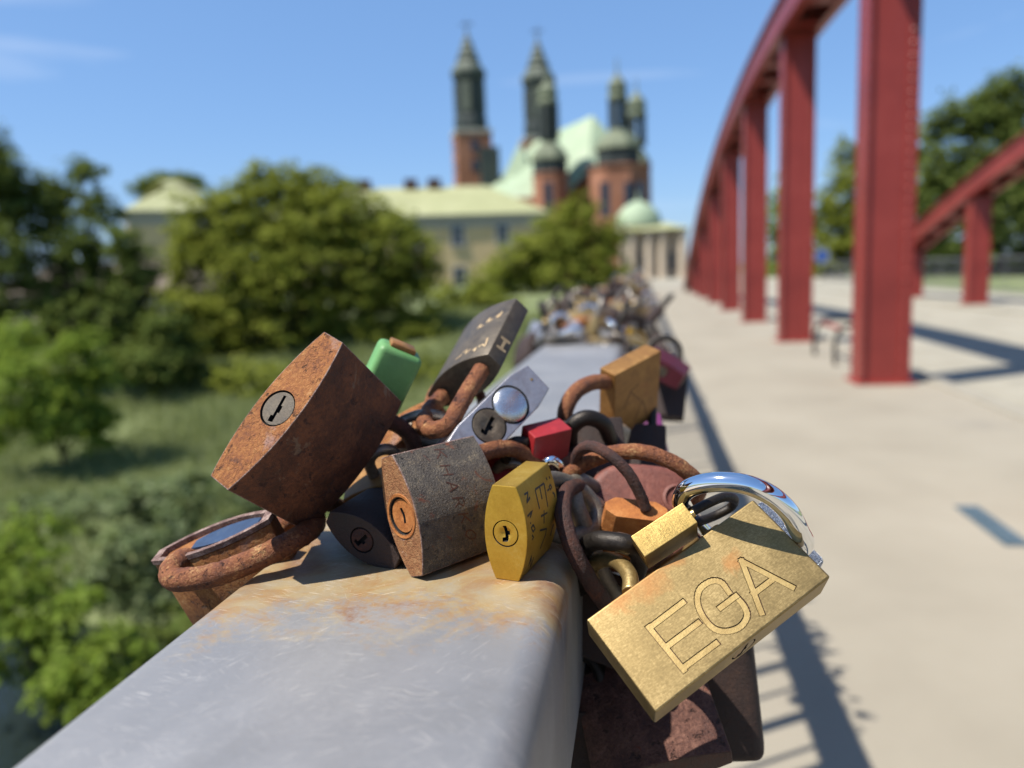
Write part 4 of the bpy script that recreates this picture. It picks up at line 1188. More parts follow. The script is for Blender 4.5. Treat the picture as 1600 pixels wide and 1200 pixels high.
def screen_axes(x2, z2, xd=0.0, zd=0.0):
    """rotation whose local x and z point along the given right/up/toward-viewer directions"""
    X = Vector((x2[0], x2[1], xd)).normalized()
    Z = Vector((z2[0], z2[1], zd)); Z = (Z - X * Z.dot(X)).normalized()
    Y = Z.cross(X)
    m = Matrix((X, Y, Z)).transposed()
    return Matrix([list(r) for r in RW]) @ m
def lock_free(u, v, d, rot, label):
    r = empty('padlock', at(u, v, d=d), rot)
    tag(r, label, 'padlock', 'padlocks heaped on the near handrail')
    return r

# --- 1 the big rusty lock at upper left
D, R, o = POSE['big_rusty']; kk = 1.075
POSE['big_rusty'] = ([x * kk for x in D], R, [CAM[i] + (o[i] - CAM[i]) * kk for i in range(3)])
L, (W, T, t_, H) = lock_root('big_rusty', 'largest rusty padlock, tilted with its round keyhole facing out at left')
b = bm_obj('body', body_bm(lens_profile(W, T, t_, 14), H, 0.0003, 2, 1, 2), [M['rust_side'], M['rust'], M['worn_edge']], L, smooth=30)
keyway(L, b, 0.0057, H, M['plug_grey'], rad(78), slot=(0.0010, 0.0084), proud=-0.0003)
shackle_px(L, [(586, 659, .2555), (612, 660, .261), (638, 678, .267), (648, 706, .272), (632, 748, .276), (592, 785, .275), (545, 795, .268), (496, 779, .2500)], 0.0028, M['rust_dark'], wob=0.03)

# --- 2 dark rusted lock under it
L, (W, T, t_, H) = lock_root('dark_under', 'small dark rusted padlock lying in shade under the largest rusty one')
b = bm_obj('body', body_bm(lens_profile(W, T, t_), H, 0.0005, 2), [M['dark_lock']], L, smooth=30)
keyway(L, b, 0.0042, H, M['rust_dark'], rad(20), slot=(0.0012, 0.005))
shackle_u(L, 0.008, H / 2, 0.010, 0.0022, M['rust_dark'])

# --- 3 speckled brown lock with worn raised letters
L, (W, T, t_, H) = lock_root('brown', 'square speckled grey-brown padlock with worn lettering KHARKO and orange rusted keyhole')
b = bm_obj('body', body_bm(lens_profile(W, T, t_), H, 0.0003, 2, 1, 2), [M['brown_speckle'], M['rust_bright'], M['worn_edge']], L, smooth=30)
keyway(L, b, 0.0056, H, M['rust_orange'], rad(85), slot=(0.0011, 0.0046), ring=0.0006, proud=-0.0005, dimple=0.0034, zig=False)
bm = bmesh.new(); add_lathe(bm, [(0.0058, -H / 2 - 0.0002), (0.0066, -H / 2 - 0.0003), (0.0068, -H / 2 + 0.0003)], 0, 0, 28, cap=False); bm_obj('plug_ring', bm, M['rust_orange'], L, smooth=40)
shackle_px(L, [(740, 712, .2465), (775, 702, .256), (805, 702, .263), (832, 722, .268), (845, 760, .268), (830, 800, .262), (800, 818, .255), (767, 819, .245)], 0.0029, M['rust_tube'], wob=0.05)
GL = {'K': [[(0, 0), (0, 1)], [(.75, 1), (0, .42)], [(.2, .58), (.8, 0)]], 'H': [[(0, 0), (0, 1)], [(.8, 0), (.8, 1)], [(0, .5), (.8, .5)]],
      'A': [[(0, 0), (.42, 1), (.84, 0)], [(.15, .35), (.69, .35)]], 'R': [[(0, 0), (0, 1), (.55, 1), (.75, .8), (.55, .55), (0, .52)], [(.4, .52), (.8, 0)]],
      'O': [[(.4, 0), (.08, .2), (0, .5), (.08, .8), (.4, 1), (.72, .8), (.8, .5), (.72, .2), (.4, 0)]]}
strokes = []
for i, ch in enumerate('KHARKO'):
    ox, oy = 678 + 9.4 * i, 703 + 25.2 * i
    for pl in GL[ch]:
        strokes.append([(ox + x * 6.6 + y * 16, oy + x * 17.5 - y * 1.5) for x, y in pl])
marks_px(L, b, strokes, 0.00042, M['engraved_dark'], 'lettering')

# --- 4 bright yellow brass lock with marker writing
L, (W, T, t_, H) = lock_root('yellow', 'small bright yellow brass padlock standing upright with black marker writing')
b = bm_obj('body', body_bm(lens_profile(W, T, t_), H, 0.00035, 2), [M['brass_bright']], L, smooth=30)
keyway(L, b, 0.0040, H, M['brass_bright'], rad(82), slot=(0.0010, 0.0046), dimple=0.0024, ring=0.0003)
shackle_px(L, [(842, 753, .239), (866, 749, .247), (893, 757, .253), (917, 775, .257), (932, 800, .257), (925, 825, .253), (890, 838, .247), (842, 828, .2415)], 0.0027, M['steel_grey'])
ink = [[(836, 765), (850, 755)], [(836, 765), (843, 795)], [(843, 760), (847, 780)], [(850, 755), (856, 792)],
       [(850, 797), (850, 818)], [(845, 807), (855, 801)], [(843, 829), (854, 826), (852, 836), (844, 857)], [(860, 837), (862, 828), (865, 819)],
       [(853, 746), (855, 750)], [(858, 744), (859, 748)], [(860, 757), (858, 761), (860, 765), (862, 761), (860, 757)], [(855, 767), (858, 764)], [(863, 769), (866, 772), (867, 777)]]
marks_px(L, b, ink, 0.00062, M['ink'], 'marker_writing')
ink2 = [[(819, 773), (825, 769), (823, 786), (828, 777)], [(824, 807), (832, 798), (828, 809)], [(829, 816), (829, 819)], [(833, 820), (830, 825), (833, 831), (836, 826), (833, 820)],
        [(831, 836), (834, 840), (831, 843)], [(826, 884), (830, 869), (829, 886), (834, 870)]]
marks_px(L, b, ink2, 0.0006, M['ink'], 'marker_writing')

# --- 5 the broad brass lock engraved EGA
L, (W, T, t_, H) = lock_root('ega', 'broad tilted brass padlock engraved with the big letters EGA')
bm = bmesh.new()
add_box(bm, -W / 2, W / 2, -T / 2, T / 2, -H / 2, H / 2)
bmesh.ops.bevel(bm, geom=bm.edges[:], offset=0.0006, segments=3, profile=0.5, affect='EDGES')
b = bm_obj('body', bm, [M['brass_stained']], L, smooth=35)
inv = L.matrix_world.inverted()
def on_face(u, v):
    o_ = inv @ Vector(CAM); d_ = (inv @ at(u, v, d=1.0)) - o_
    k_ = (-T / 2 - o_.y) / d_.y
    q_ = o_ + d_ * k_
    return (q_.x, q_.z)
letters = {'E': [[(1014, 980), (1068, 1046)], [(1017, 979), (1067, 941)], [(1043, 1009), (1091, 973)], [(1068, 1043), (1119, 1005)]],
           'G': [smooth_path([(1139, 925), (1127, 910), (1111, 908), (1094, 920), (1090, 940), (1098, 962), (1115, 981), (1135, 986), (1156, 979), (1167, 963), (1163, 947), (1150, 931)], 4), [(1150, 931), (1126, 949)]],
           'A': [[(1159, 876), (1190, 957)], [(1159, 876), (1238, 917)], [(1178, 927), (1206, 906)]]}
def stroke_prism(bm, pl, w, y0, y1):
    P = [Vector(on_face(*p_)) for p_ in pl]
    for i in range(len(P) - 1):
        a, c = P[i], P[i + 1]
        dr = (c - a).normalized()
        nn = Vector((-dr.y, dr.x)) * (w / 2)
        a = a - dr * (w * 0.5 if i == 0 else 0.0); c = c + dr * (w * 0.5 if i == len(P) - 2 else 0.0)
        if i > 0: a = a - dr * w * 0.12
        q = [a - nn, c - nn, c + nn, a + nn]
        lo = [bm.verts.new((s_.x, y0, s_.y)) for s_ in q]; hi = [bm.verts.new((s_.x, y1, s_.y)) for s_ in q]
        bm.faces.new(lo); bm.faces.new(list(reversed(hi)))
        for k in range(4): bm.faces.new((lo[k], hi[k], hi[(k + 1) % 4], lo[(k + 1) % 4]))
bm = bmesh.new()
k = 0
for ch, pls in letters.items():
    for pl in pls:
        for i in range(len(pl) - 1):
            stroke_prism(bm, [pl[i], pl[i + 1]], 0.0019, -T / 2 - 0.001 - 0.00001 * k, -T / 2 + 0.0006 + 0.000004 * k)
            k += 1
bmesh.ops.recalc_face_normals(bm, faces=bm.faces[:])
c = bm_obj('cutter', bm, M['engraved_dark']); c.matrix_world = L.matrix_world
boolean_cut(b, [c], flat=True)
for ch, pls in letters.items():
    bm = bmesh.new()
    for j, pl in enumerate(pls):
        for i in range(len(pl) - 1):
            stroke_prism(bm, [pl[i], pl[i + 1]], 0.00145, -T / 2 + 0.00022 + 0.00002 * j + 0.000005 * i, -T / 2 + 0.0008)
    bmesh.ops.recalc_face_normals(bm, faces=bm.faces[:])
    o_ = bm_obj('engraved_letter', bm, M['brass_cut'], L)
    o_['label'] = 'engraved letter ' + ch
keyway(L, b, 0.0042, H, M['brass_aged'], 0.3, flat=True)
shackle_px(L, [(985, 926, .2185), (984, 900, .2235), (968, 880, .230), (946, 874, .237), (926, 884, .243), (925, 905, .252), (950, 930, .262), (1010, 905, .262), (1080, 860, .250), (1124, 832, .2255)], 0.0024, M['brass_tube'])

# --- 6 small brushed brass luggage lock
D, R, o = POSE['small_brass']; kk = 1.072
POSE['small_brass'] = ([x * kk for x in D], R, [CAM[i] + (o[i] - CAM[i]) * kk for i in range(3)])
L, (W, T, t_, H) = lock_root('small_brass', 'tiny brushed brass padlock lying on the edge of the EGA lock')
bm = bmesh.new(); add_box(bm, -W / 2, W / 2, -T / 2, T / 2, -H / 2, H / 2)
bmesh.ops.bevel(bm, geom=bm.edges[:], offset=0.0003, segments=2, profile=0.5, affect='EDGES')
b = bm_obj('body', bm, [M['brass_brushed']], L, smooth=35)
keyway(L, b, 0.0024, H, M['brass_old'], 0.2, slot=(0.0008, 0.003), ring=0.0003, zig=False)
shackle_px(L, [(1080, 800, .2205), (1105, 787, .2230), (1130, 777, .2265), (1147, 780, .2310), (1141, 793, .2350), (1112, 808, .2350), (1082, 818, .2290)], 0.0014, M['dark_steel'])
bm = bmesh.new(); add_lathe(bm, [(0.0012, H / 2), (0.0012, H / 2 + 0.0012)], W * 0.3, 0, 12); bm_obj('collar', bm, M['brass_tube'], L)

# --- 7 dark upright lock with scratched initials
L, (W, T, t_, H) = lock_root('dark_upright', 'raised dark bronze padlock with scratched pale letters and an H on its end')
b = bm_obj('body', body_bm(lens_profile(W, T, t_), H, 0.0005, 2), [M['grey_bronze']], L, smooth=30)
shackle_px(L, [(753, 577, .2705), (736, 604, .265), (716, 638, .259), (700, 664, .256), (676, 672, .259), (663, 660, .266), (672, 640, .276), (692, 619, .284)], 0.0030, M['rust_tube'], wob=0.05)
marks_px(L, b, [[(775, 496), (780, 490), (778, 497), (785, 487)], [(760, 504), (766, 496), (764, 503), (770, 498)], [(746, 514), (752, 506), (750, 512), (756, 508)],
                [(748, 542), (754, 538), (758, 541), (762, 528)], [(738, 548), (744, 543), (741, 549)], [(724, 551), (730, 546), (727, 553), (735, 546)], [(712, 562), (722, 554)]], 0.0007, M['gold_scratch'], 'scratched_writing')
marks_px(L, b, [[(783, 526), (797, 537)], [(776, 540), (790, 550)], [(790, 532), (783, 545)]], 0.0012, M['gold_scratch'], 'scratched_letter')

# --- 8 aluminium lock with a domed disc and a round keyhole
L, (W, T, t_, H) = lock_root('silver', 'silver aluminium padlock with polished domed disc above its keyhole')
b = bm_obj('body', body_bm(chamfer_profile(W, T, t_, 0.0085), H, 0.0006, 3), [M['aluminium']], L, smooth=30)
c = bm_obj('cutter', cyl_bm(0.0071, -H / 2 - 0.002, -H / 2 + 0.001, W * 0.135, 0), M['black_gap']); c.matrix_world = L.matrix_world
boolean_cut(b, [c])
keyway(L, b, 0.0064, H, M['plug_bronze'], rad(72), cx=-W * 0.125, slot=(0.0014, 0.0072), dimple=0.0042)
bm = bmesh.new()
add_lathe(bm, [(0.0066 * math.cos(a), -H / 2 + 0.0006 - 0.0026 * math.sin(a)) for a in [k * math.pi / 2 / 9 for k in range(9)]] + [(0.0002, -H / 2 - 0.002)], W * 0.135, 0, 32)
bmesh.ops.recalc_face_normals(bm, faces=bm.faces[:])
bm_obj('domed_disc', bm, M['dome_steel'], L, smooth=60)
bm = bmesh.new(); add_lathe(bm, [(0.0005, -H / 2 - 0.0002), (0.0005, -H / 2 + 0.001)], W * 0.43, -0.001, 10); bm_obj('pin', bm, M['brass_tube'], L)
shackle_u(L, 0.011, H / 2, 0.004, 0.003, M['steel_worn'])

# --- 9 orange-brown brass lock at the back
L, (W, T, t_, H) = lock_root('orange_brass', 'square tarnished orange-brown brass padlock at the back with rusty curved shackle')
bm = bmesh.new(); add_box(bm, -W / 2, W / 2, -T / 2, T / 2, -H / 2, H / 2)
bmesh.ops.bevel(bm, geom=bm.edges[:], offset=0.0006, segments=2, profile=0.5, affect='EDGES')
b = bm_obj('body', bm, [M['brass_old']], L, smooth=35)
keyway(L, b, 0.0035, H, M['brass_old'])
marks_px(L, b, [[(975, 640), (985, 612), (998, 600)], [(990, 660), (1004, 625), (1012, 655)], [(985, 612), (1000, 625)]], 0.0004, M['engraved_dark'], 'scratched_writing')
shackle_px(L, [(949, 597, .311), (925, 598, .305), (900, 612, .300), (884, 640, .297), (885, 670, .299), (905, 690, .306), (947, 664, .3215)], 0.0031, M['rust_tube'], wob=0.03)

# --- 10 small red lock, 11 second red one behind the yellow lock
L, (W, T, t_, H) = lock_root('red', 'small glossy red painted padlock between the silver and orange-brown ones')
bm = bmesh.new(); add_box(bm, -W / 2, W / 2, -T / 2, T / 2, -H / 2, H / 2)
bmesh.ops.bevel(bm, geom=[e for e in bm.edges], offset=0.0007, segments=2, profile=0.5, affect='EDGES')
b = bm_obj('body', bm, [M['red_paint']], L, smooth=35)
keyway(L, b, 0.0026, H, M['brass_old'], slot=(0.0008, 0.003), zig=False)
shackle_px(L, [(824, 690, .2655), (805, 690, .264), (790, 700, .264), (790, 716, .267), (805, 724, .270), (822, 712, .2675)], 0.0018, M['dark_steel'])
L = lock_free(800, 752, .274, screen_axes((1, .1), (.3, .9), 0, -.4), 'half hidden red padlock with pale shackle behind the speckled brown one')
b = bm_obj('body', body_bm(lens_profile(0.024, 0.011, 0.006), 0.02, 0.0005), [M['red_paint']], L, smooth=30)
keyway(L, b, 0.003, 0.02, M['brass_old'])
shackle_px(L, [(776, 735, .272), (786, 726, .270), (806, 724, .268), (826, 735, .270), (822, 760, .274)], 0.0021, M['steel_worn'])

# --- 12 green plastic lock
L = lock_free(606, 590, .266, screen_axes((.86, -.36), (-.3, -.9), -.35, -.25), 'light green plastic-cased padlock behind the largest rusty one')
bm = bmesh.new(); add_box(bm, -0.0078, 0.0078, -0.0058, 0.0058, -0.0115, 0.0115)
bmesh.ops.bevel(bm, geom=bm.edges[:], offset=0.0022, segments=4, profile=0.5, affect='EDGES')
b = bm_obj('case', bm, [M['green_plastic']], L, smooth=40)
bm = bmesh.new(); add_box(bm, -0.0045, 0.0045, -0.0035, 0.0035, -0.0132, -0.0112)
bmesh.ops.bevel(bm, geom=bm.edges[:], offset=0.0006, segments=2, profile=0.5, affect='EDGES')
bm_obj('metal_core', bm, [M['brass_old']], L, smooth=40)
shackle_px(L, [(607, 640, .266), (618, 662, .268), (636, 654, .270), (660, 647, .270), (690, 651, .273), (703, 672, .277), (680, 690, .28), (640, 680, .278), (600, 636, .269)], 0.0018, M['steel_worn'])

# --- 13 pink lock with the big rusty ring, 14 hexagonal rusty lock hanging through it
L = lock_free(1000, 812, .272, screen_axes((1, -.08), (.05, .9), 0, -.35), 'faded pink-red rounded padlock under the long arched rusty shackle')
bm = bmesh.new()
pr = [(0.020 * math.copysign(abs(math.cos(a)) ** 0.7, math.cos(a)), 0.019 * math.copysign(abs(math.sin(a)) ** 0.7, math.sin(a))) for a in [2 * math.pi * k / 36 for k in range(36)]]
add_prism(bm, pr, -0.007, 0.007)
bmesh.ops.rotate(bm, verts=bm.verts[:], cent=(0, 0, 0), matrix=Matrix.Rotation(rad(90), 3, 'X'))
bm.normal_update()
bmesh.ops.bevel(bm, geom=[e for e in bm.edges if e.calc_face_angle(0) > 1.0], offset=0.003, segments=4, profile=0.5, affect='EDGES')
b = bm_obj('body', bm, [M['pink_paint']], L, smooth=40)
bm = bmesh.new(); add_lathe(bm, [(0.0052, 0.0065), (0.0052, 0.0078), (0.0042, 0.0082), (0.0034, 0.0074), (0.002, 0.0072)], 0, 0, 24)
bmesh.ops.rotate(bm, verts=bm.verts[:], cent=(0, 0, 0), matrix=Matrix.Rotation(rad(90), 3, 'X'))
bmesh.ops.translate(bm, verts=bm.verts[:], vec=(0.0115, 0, 0.007))
bmesh.ops.recalc_face_normals(bm, faces=bm.faces[:])
bm_obj('round_boss', bm, M['pink_paint'], L, smooth=30)
bm = bmesh.new(); add_lathe(bm, [(0.0019, 0.0070), (0.0019, 0.00745)], 0, 0, 16)
bmesh.ops.rotate(bm, verts=bm.verts[:], cent=(0, 0, 0), matrix=Matrix.Rotation(rad(90), 3, 'X'))
bmesh.ops.translate(bm, verts=bm.verts[:], vec=(0.0115, 0, 0.007))
bmesh.ops.recalc_face_normals(bm, faces=bm.faces[:])
bm_obj('boss_hole', bm, M['black_gap'], L)
shackle_px(L, [(925, 800, .272), (893, 775, .268), (886, 748, .2635), (902, 731, .260), (930, 717, .257), (962, 707, .254), (1000, 706, .252), (1040, 717, .250), (1074, 738, .250), (1092, 765, .256), (1075, 800, .270)], 0.0026, M['rust_tube'], wob=0.05)
L = lock_free(986, 828, .2545, screen_axes((1, -.12), (.1, .8), 0, .6), 'rusty long-hexagon padlock hanging below the crossed shackles')
b = bm_obj('body', body_bm(chamfer_profile(0.0205, 0.0088, 0.0034, 0.0035), 0.02, 0.0004), [M['rust_orange']], L, smooth=30)
keyway(L, b, 0.003, 0.02, M['rust_dark'])
shackle_px(L, [(1010, 797, .2475), (1000, 772, .246), (980, 737, .244), (950, 709, .245), (922, 697, .250), (904, 706, .255), (900, 730, .2615), (915, 765, .264), (945, 795, .257)], 0.00185, M['rust_dark'], wob=0.05)

# --- 15 glitter lock with the chrome shackle
D, R, o = POSE['ega']
L = lock_free(1193, 868, .2400, Matrix(R), 'silver glitter padlock behind the EGA lock with thick shiny chrome shackle')
b = bm_obj('body', body_bm(lens_profile(0.024, 0.009, 0.009), 0.026, 0.0015, 3), [M['glitter']], L, smooth=35)
keyway(L, b, 0.003, 0.026, M['chrome'])
shackle_px(L, [(1120, 850, .2405), (1082, 812, .2345), (1065, 786, .228), (1070, 768, .2215), (1092, 757, .2170), (1125, 753, .2132), (1165, 757, .2105), (1203, 773, .2095), (1232, 799, .2105), (1248, 828, .2140), (1257, 850, .2215), (1240, 872, .236), (1215, 888, .240)], 0.0028, M['chrome'], seg=28, n=10)

# --- 16 rusty lock hanging under EGA, 17 dark brown one behind it
L = lock_free(1014, 1124, .256, screen_axes((.96, .26), (-.12, .62), .05, -.78), 'rusty red-brown padlock hanging below the EGA lock at the bottom edge')
b = bm_obj('body', body_bm(lens_profile(0.044, 0.016, 0.008), 0.036, 0.0005, 2, 1), [M['rust_purple'], M['rust_dark']], L, smooth=30)
shackle_px(L, [(985, 1050, .258), (958, 965, .244), (926, 915, .2355), (901, 870, .2315), (886, 832, .2325), (879, 797, .237), (885, 768, .246), (905, 762, .256), (925, 800, .264), (945, 900, .268), (1060, 1030, .268)], 0.0027, M['rust_dark'], wob=0.04)
L = lock_free(1106, 1075, .272, screen_axes((.92, .1), (-.4, .9), .3, -.1), 'dark brown padlock hanging lowest at right, partly behind the rusty one')
b = bm_obj('body', body_bm(lens_profile(0.034, 0.017, 0.012), 0.046, 0.003, 4), [M['dark_lock']], L, smooth=40)
keyway(L, b, 0.005, 0.046, M['rust_dark'])
shackle_px(L, [(1060, 960, .274), (1000, 955, .266), (962, 932, .258), (935, 882, .253), (912, 820, .252), (897, 778, .253), (905, 752, .262), (960, 790, .278), (1060, 900, .284), (1100, 980, .280)], 0.0030, M['steel_grey'])
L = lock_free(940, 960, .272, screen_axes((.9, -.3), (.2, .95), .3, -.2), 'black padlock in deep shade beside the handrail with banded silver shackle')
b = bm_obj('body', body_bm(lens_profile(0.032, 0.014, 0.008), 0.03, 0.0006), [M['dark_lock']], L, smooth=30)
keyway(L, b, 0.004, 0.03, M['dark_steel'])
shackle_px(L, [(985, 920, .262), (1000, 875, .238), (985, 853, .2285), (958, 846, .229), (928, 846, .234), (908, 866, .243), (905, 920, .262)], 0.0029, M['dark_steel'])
bm = bmesh.new()
add_tube(bm, smooth_path(to_local(L, [at(985.5, 853.5, d=.2285), at(974, 849, d=.2286), at(963, 847, d=.2289)]), 4), 0.00305, 18)
bm_obj('shackle_band', bm, M['steel_worn'], L)

# --- 18 lock hanging outside the rail with a blue top
L = lock_free(376, 910, .249, screen_axes((.93, .34), (-.20, .90), .12, .32), 'rusty padlock with a blue topped end hanging outside the handrail')
b = bm_obj('body', body_bm(lens_profile(0.041, 0.018, 0.006), 0.034, 0.0005), [M['rust']], L, smooth=30)
bm = bmesh.new(); add_prism(bm, [(x * 0.62 + 0.004, y_ * 0.6 + 0.0008) for x, y_ in lens_profile(0.038, 0.017, 0.008)], 0.0165, 0.0178)
bmesh.ops.bevel(bm, geom=bm.edges[:], offset=0.0003, segments=1, affect='EDGES')
bm_obj('blue_cap', bm, M['blue_plastic'], L, smooth=30)
bm = bmesh.new()
po = lens_profile(0.0414, 0.0184, 0.0064); pi = [(x * 0.86, y_ * 0.8) for x, y_ in po]
a0 = [bm.verts.new((x, y_, 0.0172)) for x, y_ in po]; a1 = [bm.verts.new((x, y_, 0.0188)) for x, y_ in po]
c1 = [bm.verts.new((x, y_, 0.0188)) for x, y_ in pi]; c0 = [bm.verts.new((x, y_, 0.0172)) for x, y_ in pi]
n = len(po)
for k in range(n):
    j = (k + 1) % n
    for q in ((a0[k], a0[j], a1[j], a1[k]), (a1[k], a1[j], c1[j], c1[k]), (c1[k], c1[j], c0[j], c0[k])): bm.faces.new(q)
bmesh.ops.recalc_face_normals(bm, faces=bm.faces[:])
bm_obj('top_rim', bm, M['worn_edge'], L, smooth=30)
shackle_px(L, [(305, 880, .246), (290, 874, .240), (270, 886, .234), (271, 904, .2295), (305, 904, .2265), (352, 893, .2255), (410, 869, .228), (466, 840, .236), (492, 818, .250), (482, 800, .262), (440, 822, .263), (425, 850, .256)], 0.0035, M['rust_tube'], wob=0.05)

# --- fillers that peep out between the big ones
def block_lock(u, v, d, rot, dims, mat, shm, label, path=None, sr=0.002):
    L = lock_free(u, v, d, rot, label)
    W, T, t_, H = dims
    b = bm_obj('body', body_bm(lens_profile(W, T, t_), H, 0.0005), [M[mat]], L, smooth=30)
    keyway(L, b, min(0.0035, T * 0.3), H, M['plug_bronze'], slot=(0.0009, 0.0036))
    if path: shackle_px(L, path, sr, M[shm])
    else: shackle_u(L, W * 0.3, H / 2, H * 0.3, sr, M[shm])
    return L
block_lock(602, 752, .268, screen_axes((.9, .2), (.3, .5), 0, -.8), (.026, .012, .007, .022), 'brass_old', 'steel_worn', 'tarnished brass padlock wedged between the big rusty and speckled ones', [(585, 745, .262), (577, 722, .258), (588, 706, .257), (612, 704, .262), (628, 730, .272)])
block_lock(690, 720, .290, screen_axes((.9, -.2), (.1, .9), 0, -.4), (.034, .013, .008, .03), 'dark_lock', 'rust_tube', 'dark padlock deep in the heap behind the speckled brown one')
block_lock(905, 730, .292, screen_axes((.95, .1), (-.1, .9), .1, -.3), (.036, .014, .008, .034), 'dark_lock', 'dark_steel', 'dark padlock standing behind the crossed rusty shackles', [(890, 690, .285), (893, 668, .281), (915, 653, .280), (942, 662, .283), (955, 690, .290)], 0.0030)
block_lock(930, 700, .308, screen_axes((.3, .9), (-.9, .2), .2, .3), (.024, .012, .009, .02), 'steel_worn', 'steel_worn', 'dull tan-grey padlock below the orange-brown one', [(918, 690, .302), (900, 678, .298), (915, 672, .295), (935, 680, .298), (935, 695, .304)], 0.0024)
block_lock(860, 770, .275, screen_axes((.9, .1), (.1, .9), .1, -.3), (.026, .012, .007, .026), 'rust_side', 'chrome', 'rusty padlock with small bright shackle just behind the yellow one', [(848, 742, .266), (850, 726, .263), (862, 719, .262), (874, 728, .264), (876, 746, .270)], 0.0017)
block_lock(655, 690, .292, screen_axes((.8, .5), (.4, -.5), 0, -.8), (.03, .012, .007, .026), 'rust', 'rust_tube', 'orange rusted padlock under the raised dark bronze one')
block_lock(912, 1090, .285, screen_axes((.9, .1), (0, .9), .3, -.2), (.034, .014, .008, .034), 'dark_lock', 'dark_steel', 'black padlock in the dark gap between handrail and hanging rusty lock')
block_lock(905, 1180, .262, screen_axes((.9, .1), (0, .9), .3, -.2), (.03, .014, .008, .03), 'dark_lock', 'dark_steel', 'black padlock lowest in the dark gap at the bottom edge')  # added so the sunlit deck doesn't show through the dark gap
block_lock(1040, 574, .47, screen_axes((.8, -.5), (-.6, .5), .2, -.4), (.026, .012, .01, .022), 'maroon_paint', 'dark_steel', 'maroon padlock sticking out beyond the orange-brown one')
block_lock(1030, 612, .49, screen_axes((.9, -.1), (.1, .9), .2, -.3), (.034, .014, .009, .034), 'dark_lock', 'dark_steel', 'blackish padlock hanging under the maroon one')
block_lock(1003, 690, .36, screen_axes((.9, .2), (.1, .9), .2, -.3), (.022, .010, .007, .022), 'purple_paint', 'steel_worn', 'purple padlock showing below the orange-brown one')
block_lock(985, 720, .33, screen_axes((.9, .0), (.1, .9), .2, -.3), (.03, .012, .008, .03), 'dark_lock', 'dark_steel', 'dark padlock hanging beside the rail behind the pink one')

# ------------------------------------------------------------------ the crowd of locks further along the rail
KINDS = {'brass': ('brass_aged', 'steel_worn', 'plain brass padlock in the blurred crowd further along the handrail'),
         'gold': ('brass_bright', 'chrome', 'bright golden padlock in the blurred crowd further along the handrail'),
         'rusty': ('rust', 'rust_tube', 'rust-brown padlock in the blurred crowd further along the handrail'),
         'steel': ('steel_worn', 'chrome', 'silvery steel padlock in the blurred crowd further along the handrail'),
         'dark': ('dark_lock', 'dark_steel', 'blackish padlock in the blurred crowd further along the handrail'),
         'chrome': ('aluminium', 'chrome', 'shiny chrome padlock in the blurred crowd further along the handrail'),
         'red': ('red_paint', 'steel_worn', 'red padlock in the blurred crowd further along the handrail')}
def proto(kind, W, T, t_, H):
    bm_, sm_, lab = KINDS[kind]
    me_b = bpy.data.meshes.new('body'); b_ = body_bm(lens_profile(W, T, t_, 6), H, 0.0008, 2); b_.to_mesh(me_b); b_.free()
    me_b.polygons.foreach_set('use_smooth', [True] * len(me_b.polygons)); me_b.set_sharp_from_angle(angle=rad(35))
    me_b.materials.append(M[bm_])
    b_ = bmesh.new(); s_ = W * 0.3; z = H / 2
    pts = [(-s_, 0, z - 0.002), (-s_, 0, z + 0.008)] + [(s_ * math.cos(math.pi - math.pi * k / 6), 0, z + 0.012 + s_ * math.sin(math.pi * k / 6)) for k in range(7)] + [(s_, 0, z + 0.008), (s_, 0, z - 0.002)]
    add_tube(b_, smooth_path(pts, 2), W * 0.075, 10)
    me_s = bpy.data.meshes.new('shackle'); b_.to_mesh(me_s); b_.free(); me_s.materials.append(M[sm_])
    b_ = bmesh.new(); add_lathe(b_, [(T * 0.3, -H / 2 + 0.001), (T * 0.3, -H / 2 - 0.0006)], 0, 0, 14); bmesh.ops.recalc_face_normals(b_, faces=b_.faces[:])
    me_k = bpy.data.meshes.new('key_plug'); b_.to_mesh(me_k); b_.free(); me_k.materials.append(M['plug_bronze'])
    return kind, me_b, me_s, me_k, lab
PROTOS = [proto('brass', .040, .013, .009, .034), proto('brass', .030, .012, .007, .028), proto('gold', .034, .013, .008, .030), proto('rusty', .042, .015, .008, .038),
          proto('rusty', .030, .013, .008, .03), proto('steel', .040, .014, .009, .036), proto('dark', .046, .017, .010, .042), proto('dark', .032, .013, .008, .03), proto('chrome', .036, .014, .010, .03), proto('red', .03, .012, .008, .026)]
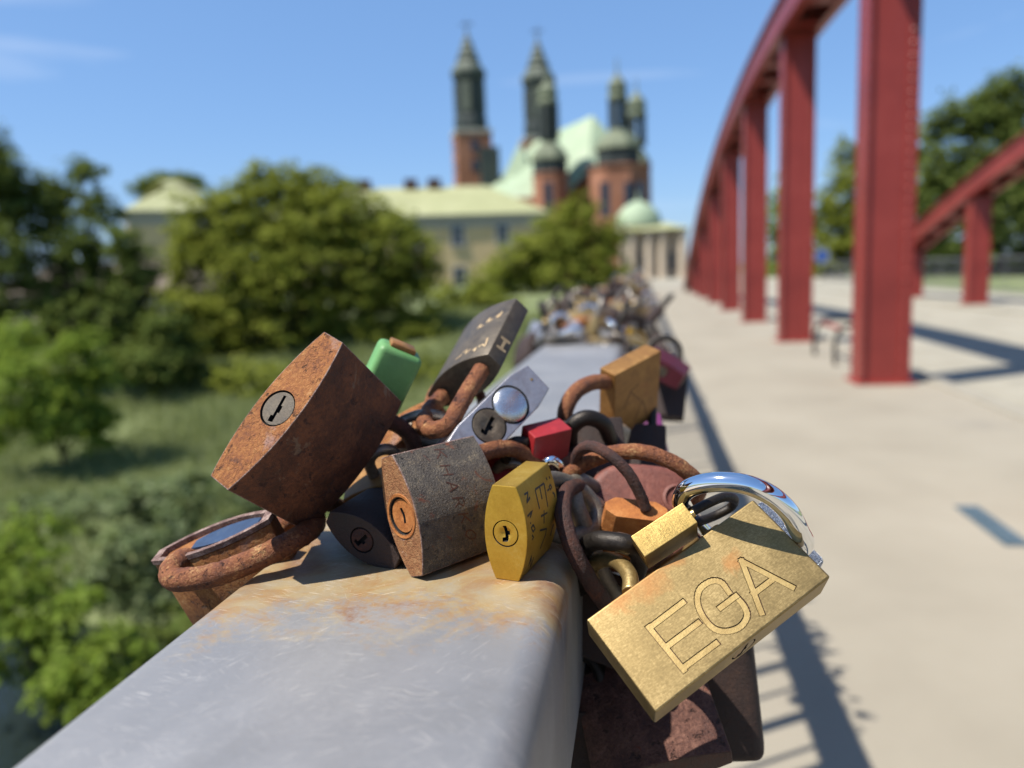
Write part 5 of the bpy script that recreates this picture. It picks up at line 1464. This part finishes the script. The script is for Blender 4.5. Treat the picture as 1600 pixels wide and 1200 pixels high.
wts = [4.6, 4.0, 1.0, 2.4, 1.8, 1.0, 5.4, 3.4, .8, .3]
def place(pr, pos, rot):
    kind, mb, ms, mk, lab = pr
    zone = ('nearest blurred heap' if pos[1] < 1.4 else 'second blurred heap' if pos[1] < 2.3 else 'distant blurred row')
    where = ('lying on the handrail in the ' if -0.135 < pos[0] < 0.0 else 'hanging on the walkway side in the ' if pos[0] > 0 else 'hanging on the river side in the ')
    lab = lab.split(' in the blurred')[0] + ' ' + where + zone
    r = empty('padlock', pos, rot)
    tag(r, lab, 'padlock', 'blurred crowd of padlocks along the handrail')
    mesh_obj('body', mb, None, r); mesh_obj('shackle', ms, None, r); mesh_obj('key_plug', mk, None, r)
def rand_rot(tilt):
    return (Matrix.Rotation(random.uniform(0, 2 * math.pi), 3, 'Z') @ Matrix.Rotation(random.gauss(0, tilt), 3, 'X') @ Matrix.Rotation(random.gauss(0, tilt), 3, 'Y'))
spans = [(0.90, 1.22, 26, 1.0), (1.62, 2.1, 26, 1.0), (2.1, 3.0, 30, 0.9), (3.0, 4.6, 34, 0.9), (4.6, 8.0, 30, 0.9)]
for (y0, y1, cnt, hf) in spans:
    for k in range(cnt):
        pr = random.choices(PROTOS, wts)[0]
        y = random.uniform(y0, y1)
        if random.random() < 0.62:                       # lying in the heap on the handrail
            x = random.uniform(-0.13, -0.01)
            z = RAIL_Z + 0.010 + abs(random.gauss(0, 0.012)) * hf
            place(pr, (x, y, z), rand_rot(1.2))
        else:                                            # hanging at the walkway side or the river side
            x = random.choice((0.006, 0.012, 0.02, -0.142))
            z = RAIL_Z - random.uniform(0.0, 0.06)
            place(pr, (x, y, z), rand_rot(0.5))
for (u, v, d, i) in ((845, 528, .95, 8), (870, 532, .93, 5), (895, 530, .94, 8), (925, 515, .96, 0), (940, 535, .92, 1), (905, 500, 1.05, 8), (990, 522, .93, 2), (1000, 535, .90, 1), (965, 530, .93, 6), (1015, 500, 1.1, 6)):
    place(PROTOS[i], at(u, v, d=d), rand_rot(1.0))

bpy.data.scenes.remove(TMP)
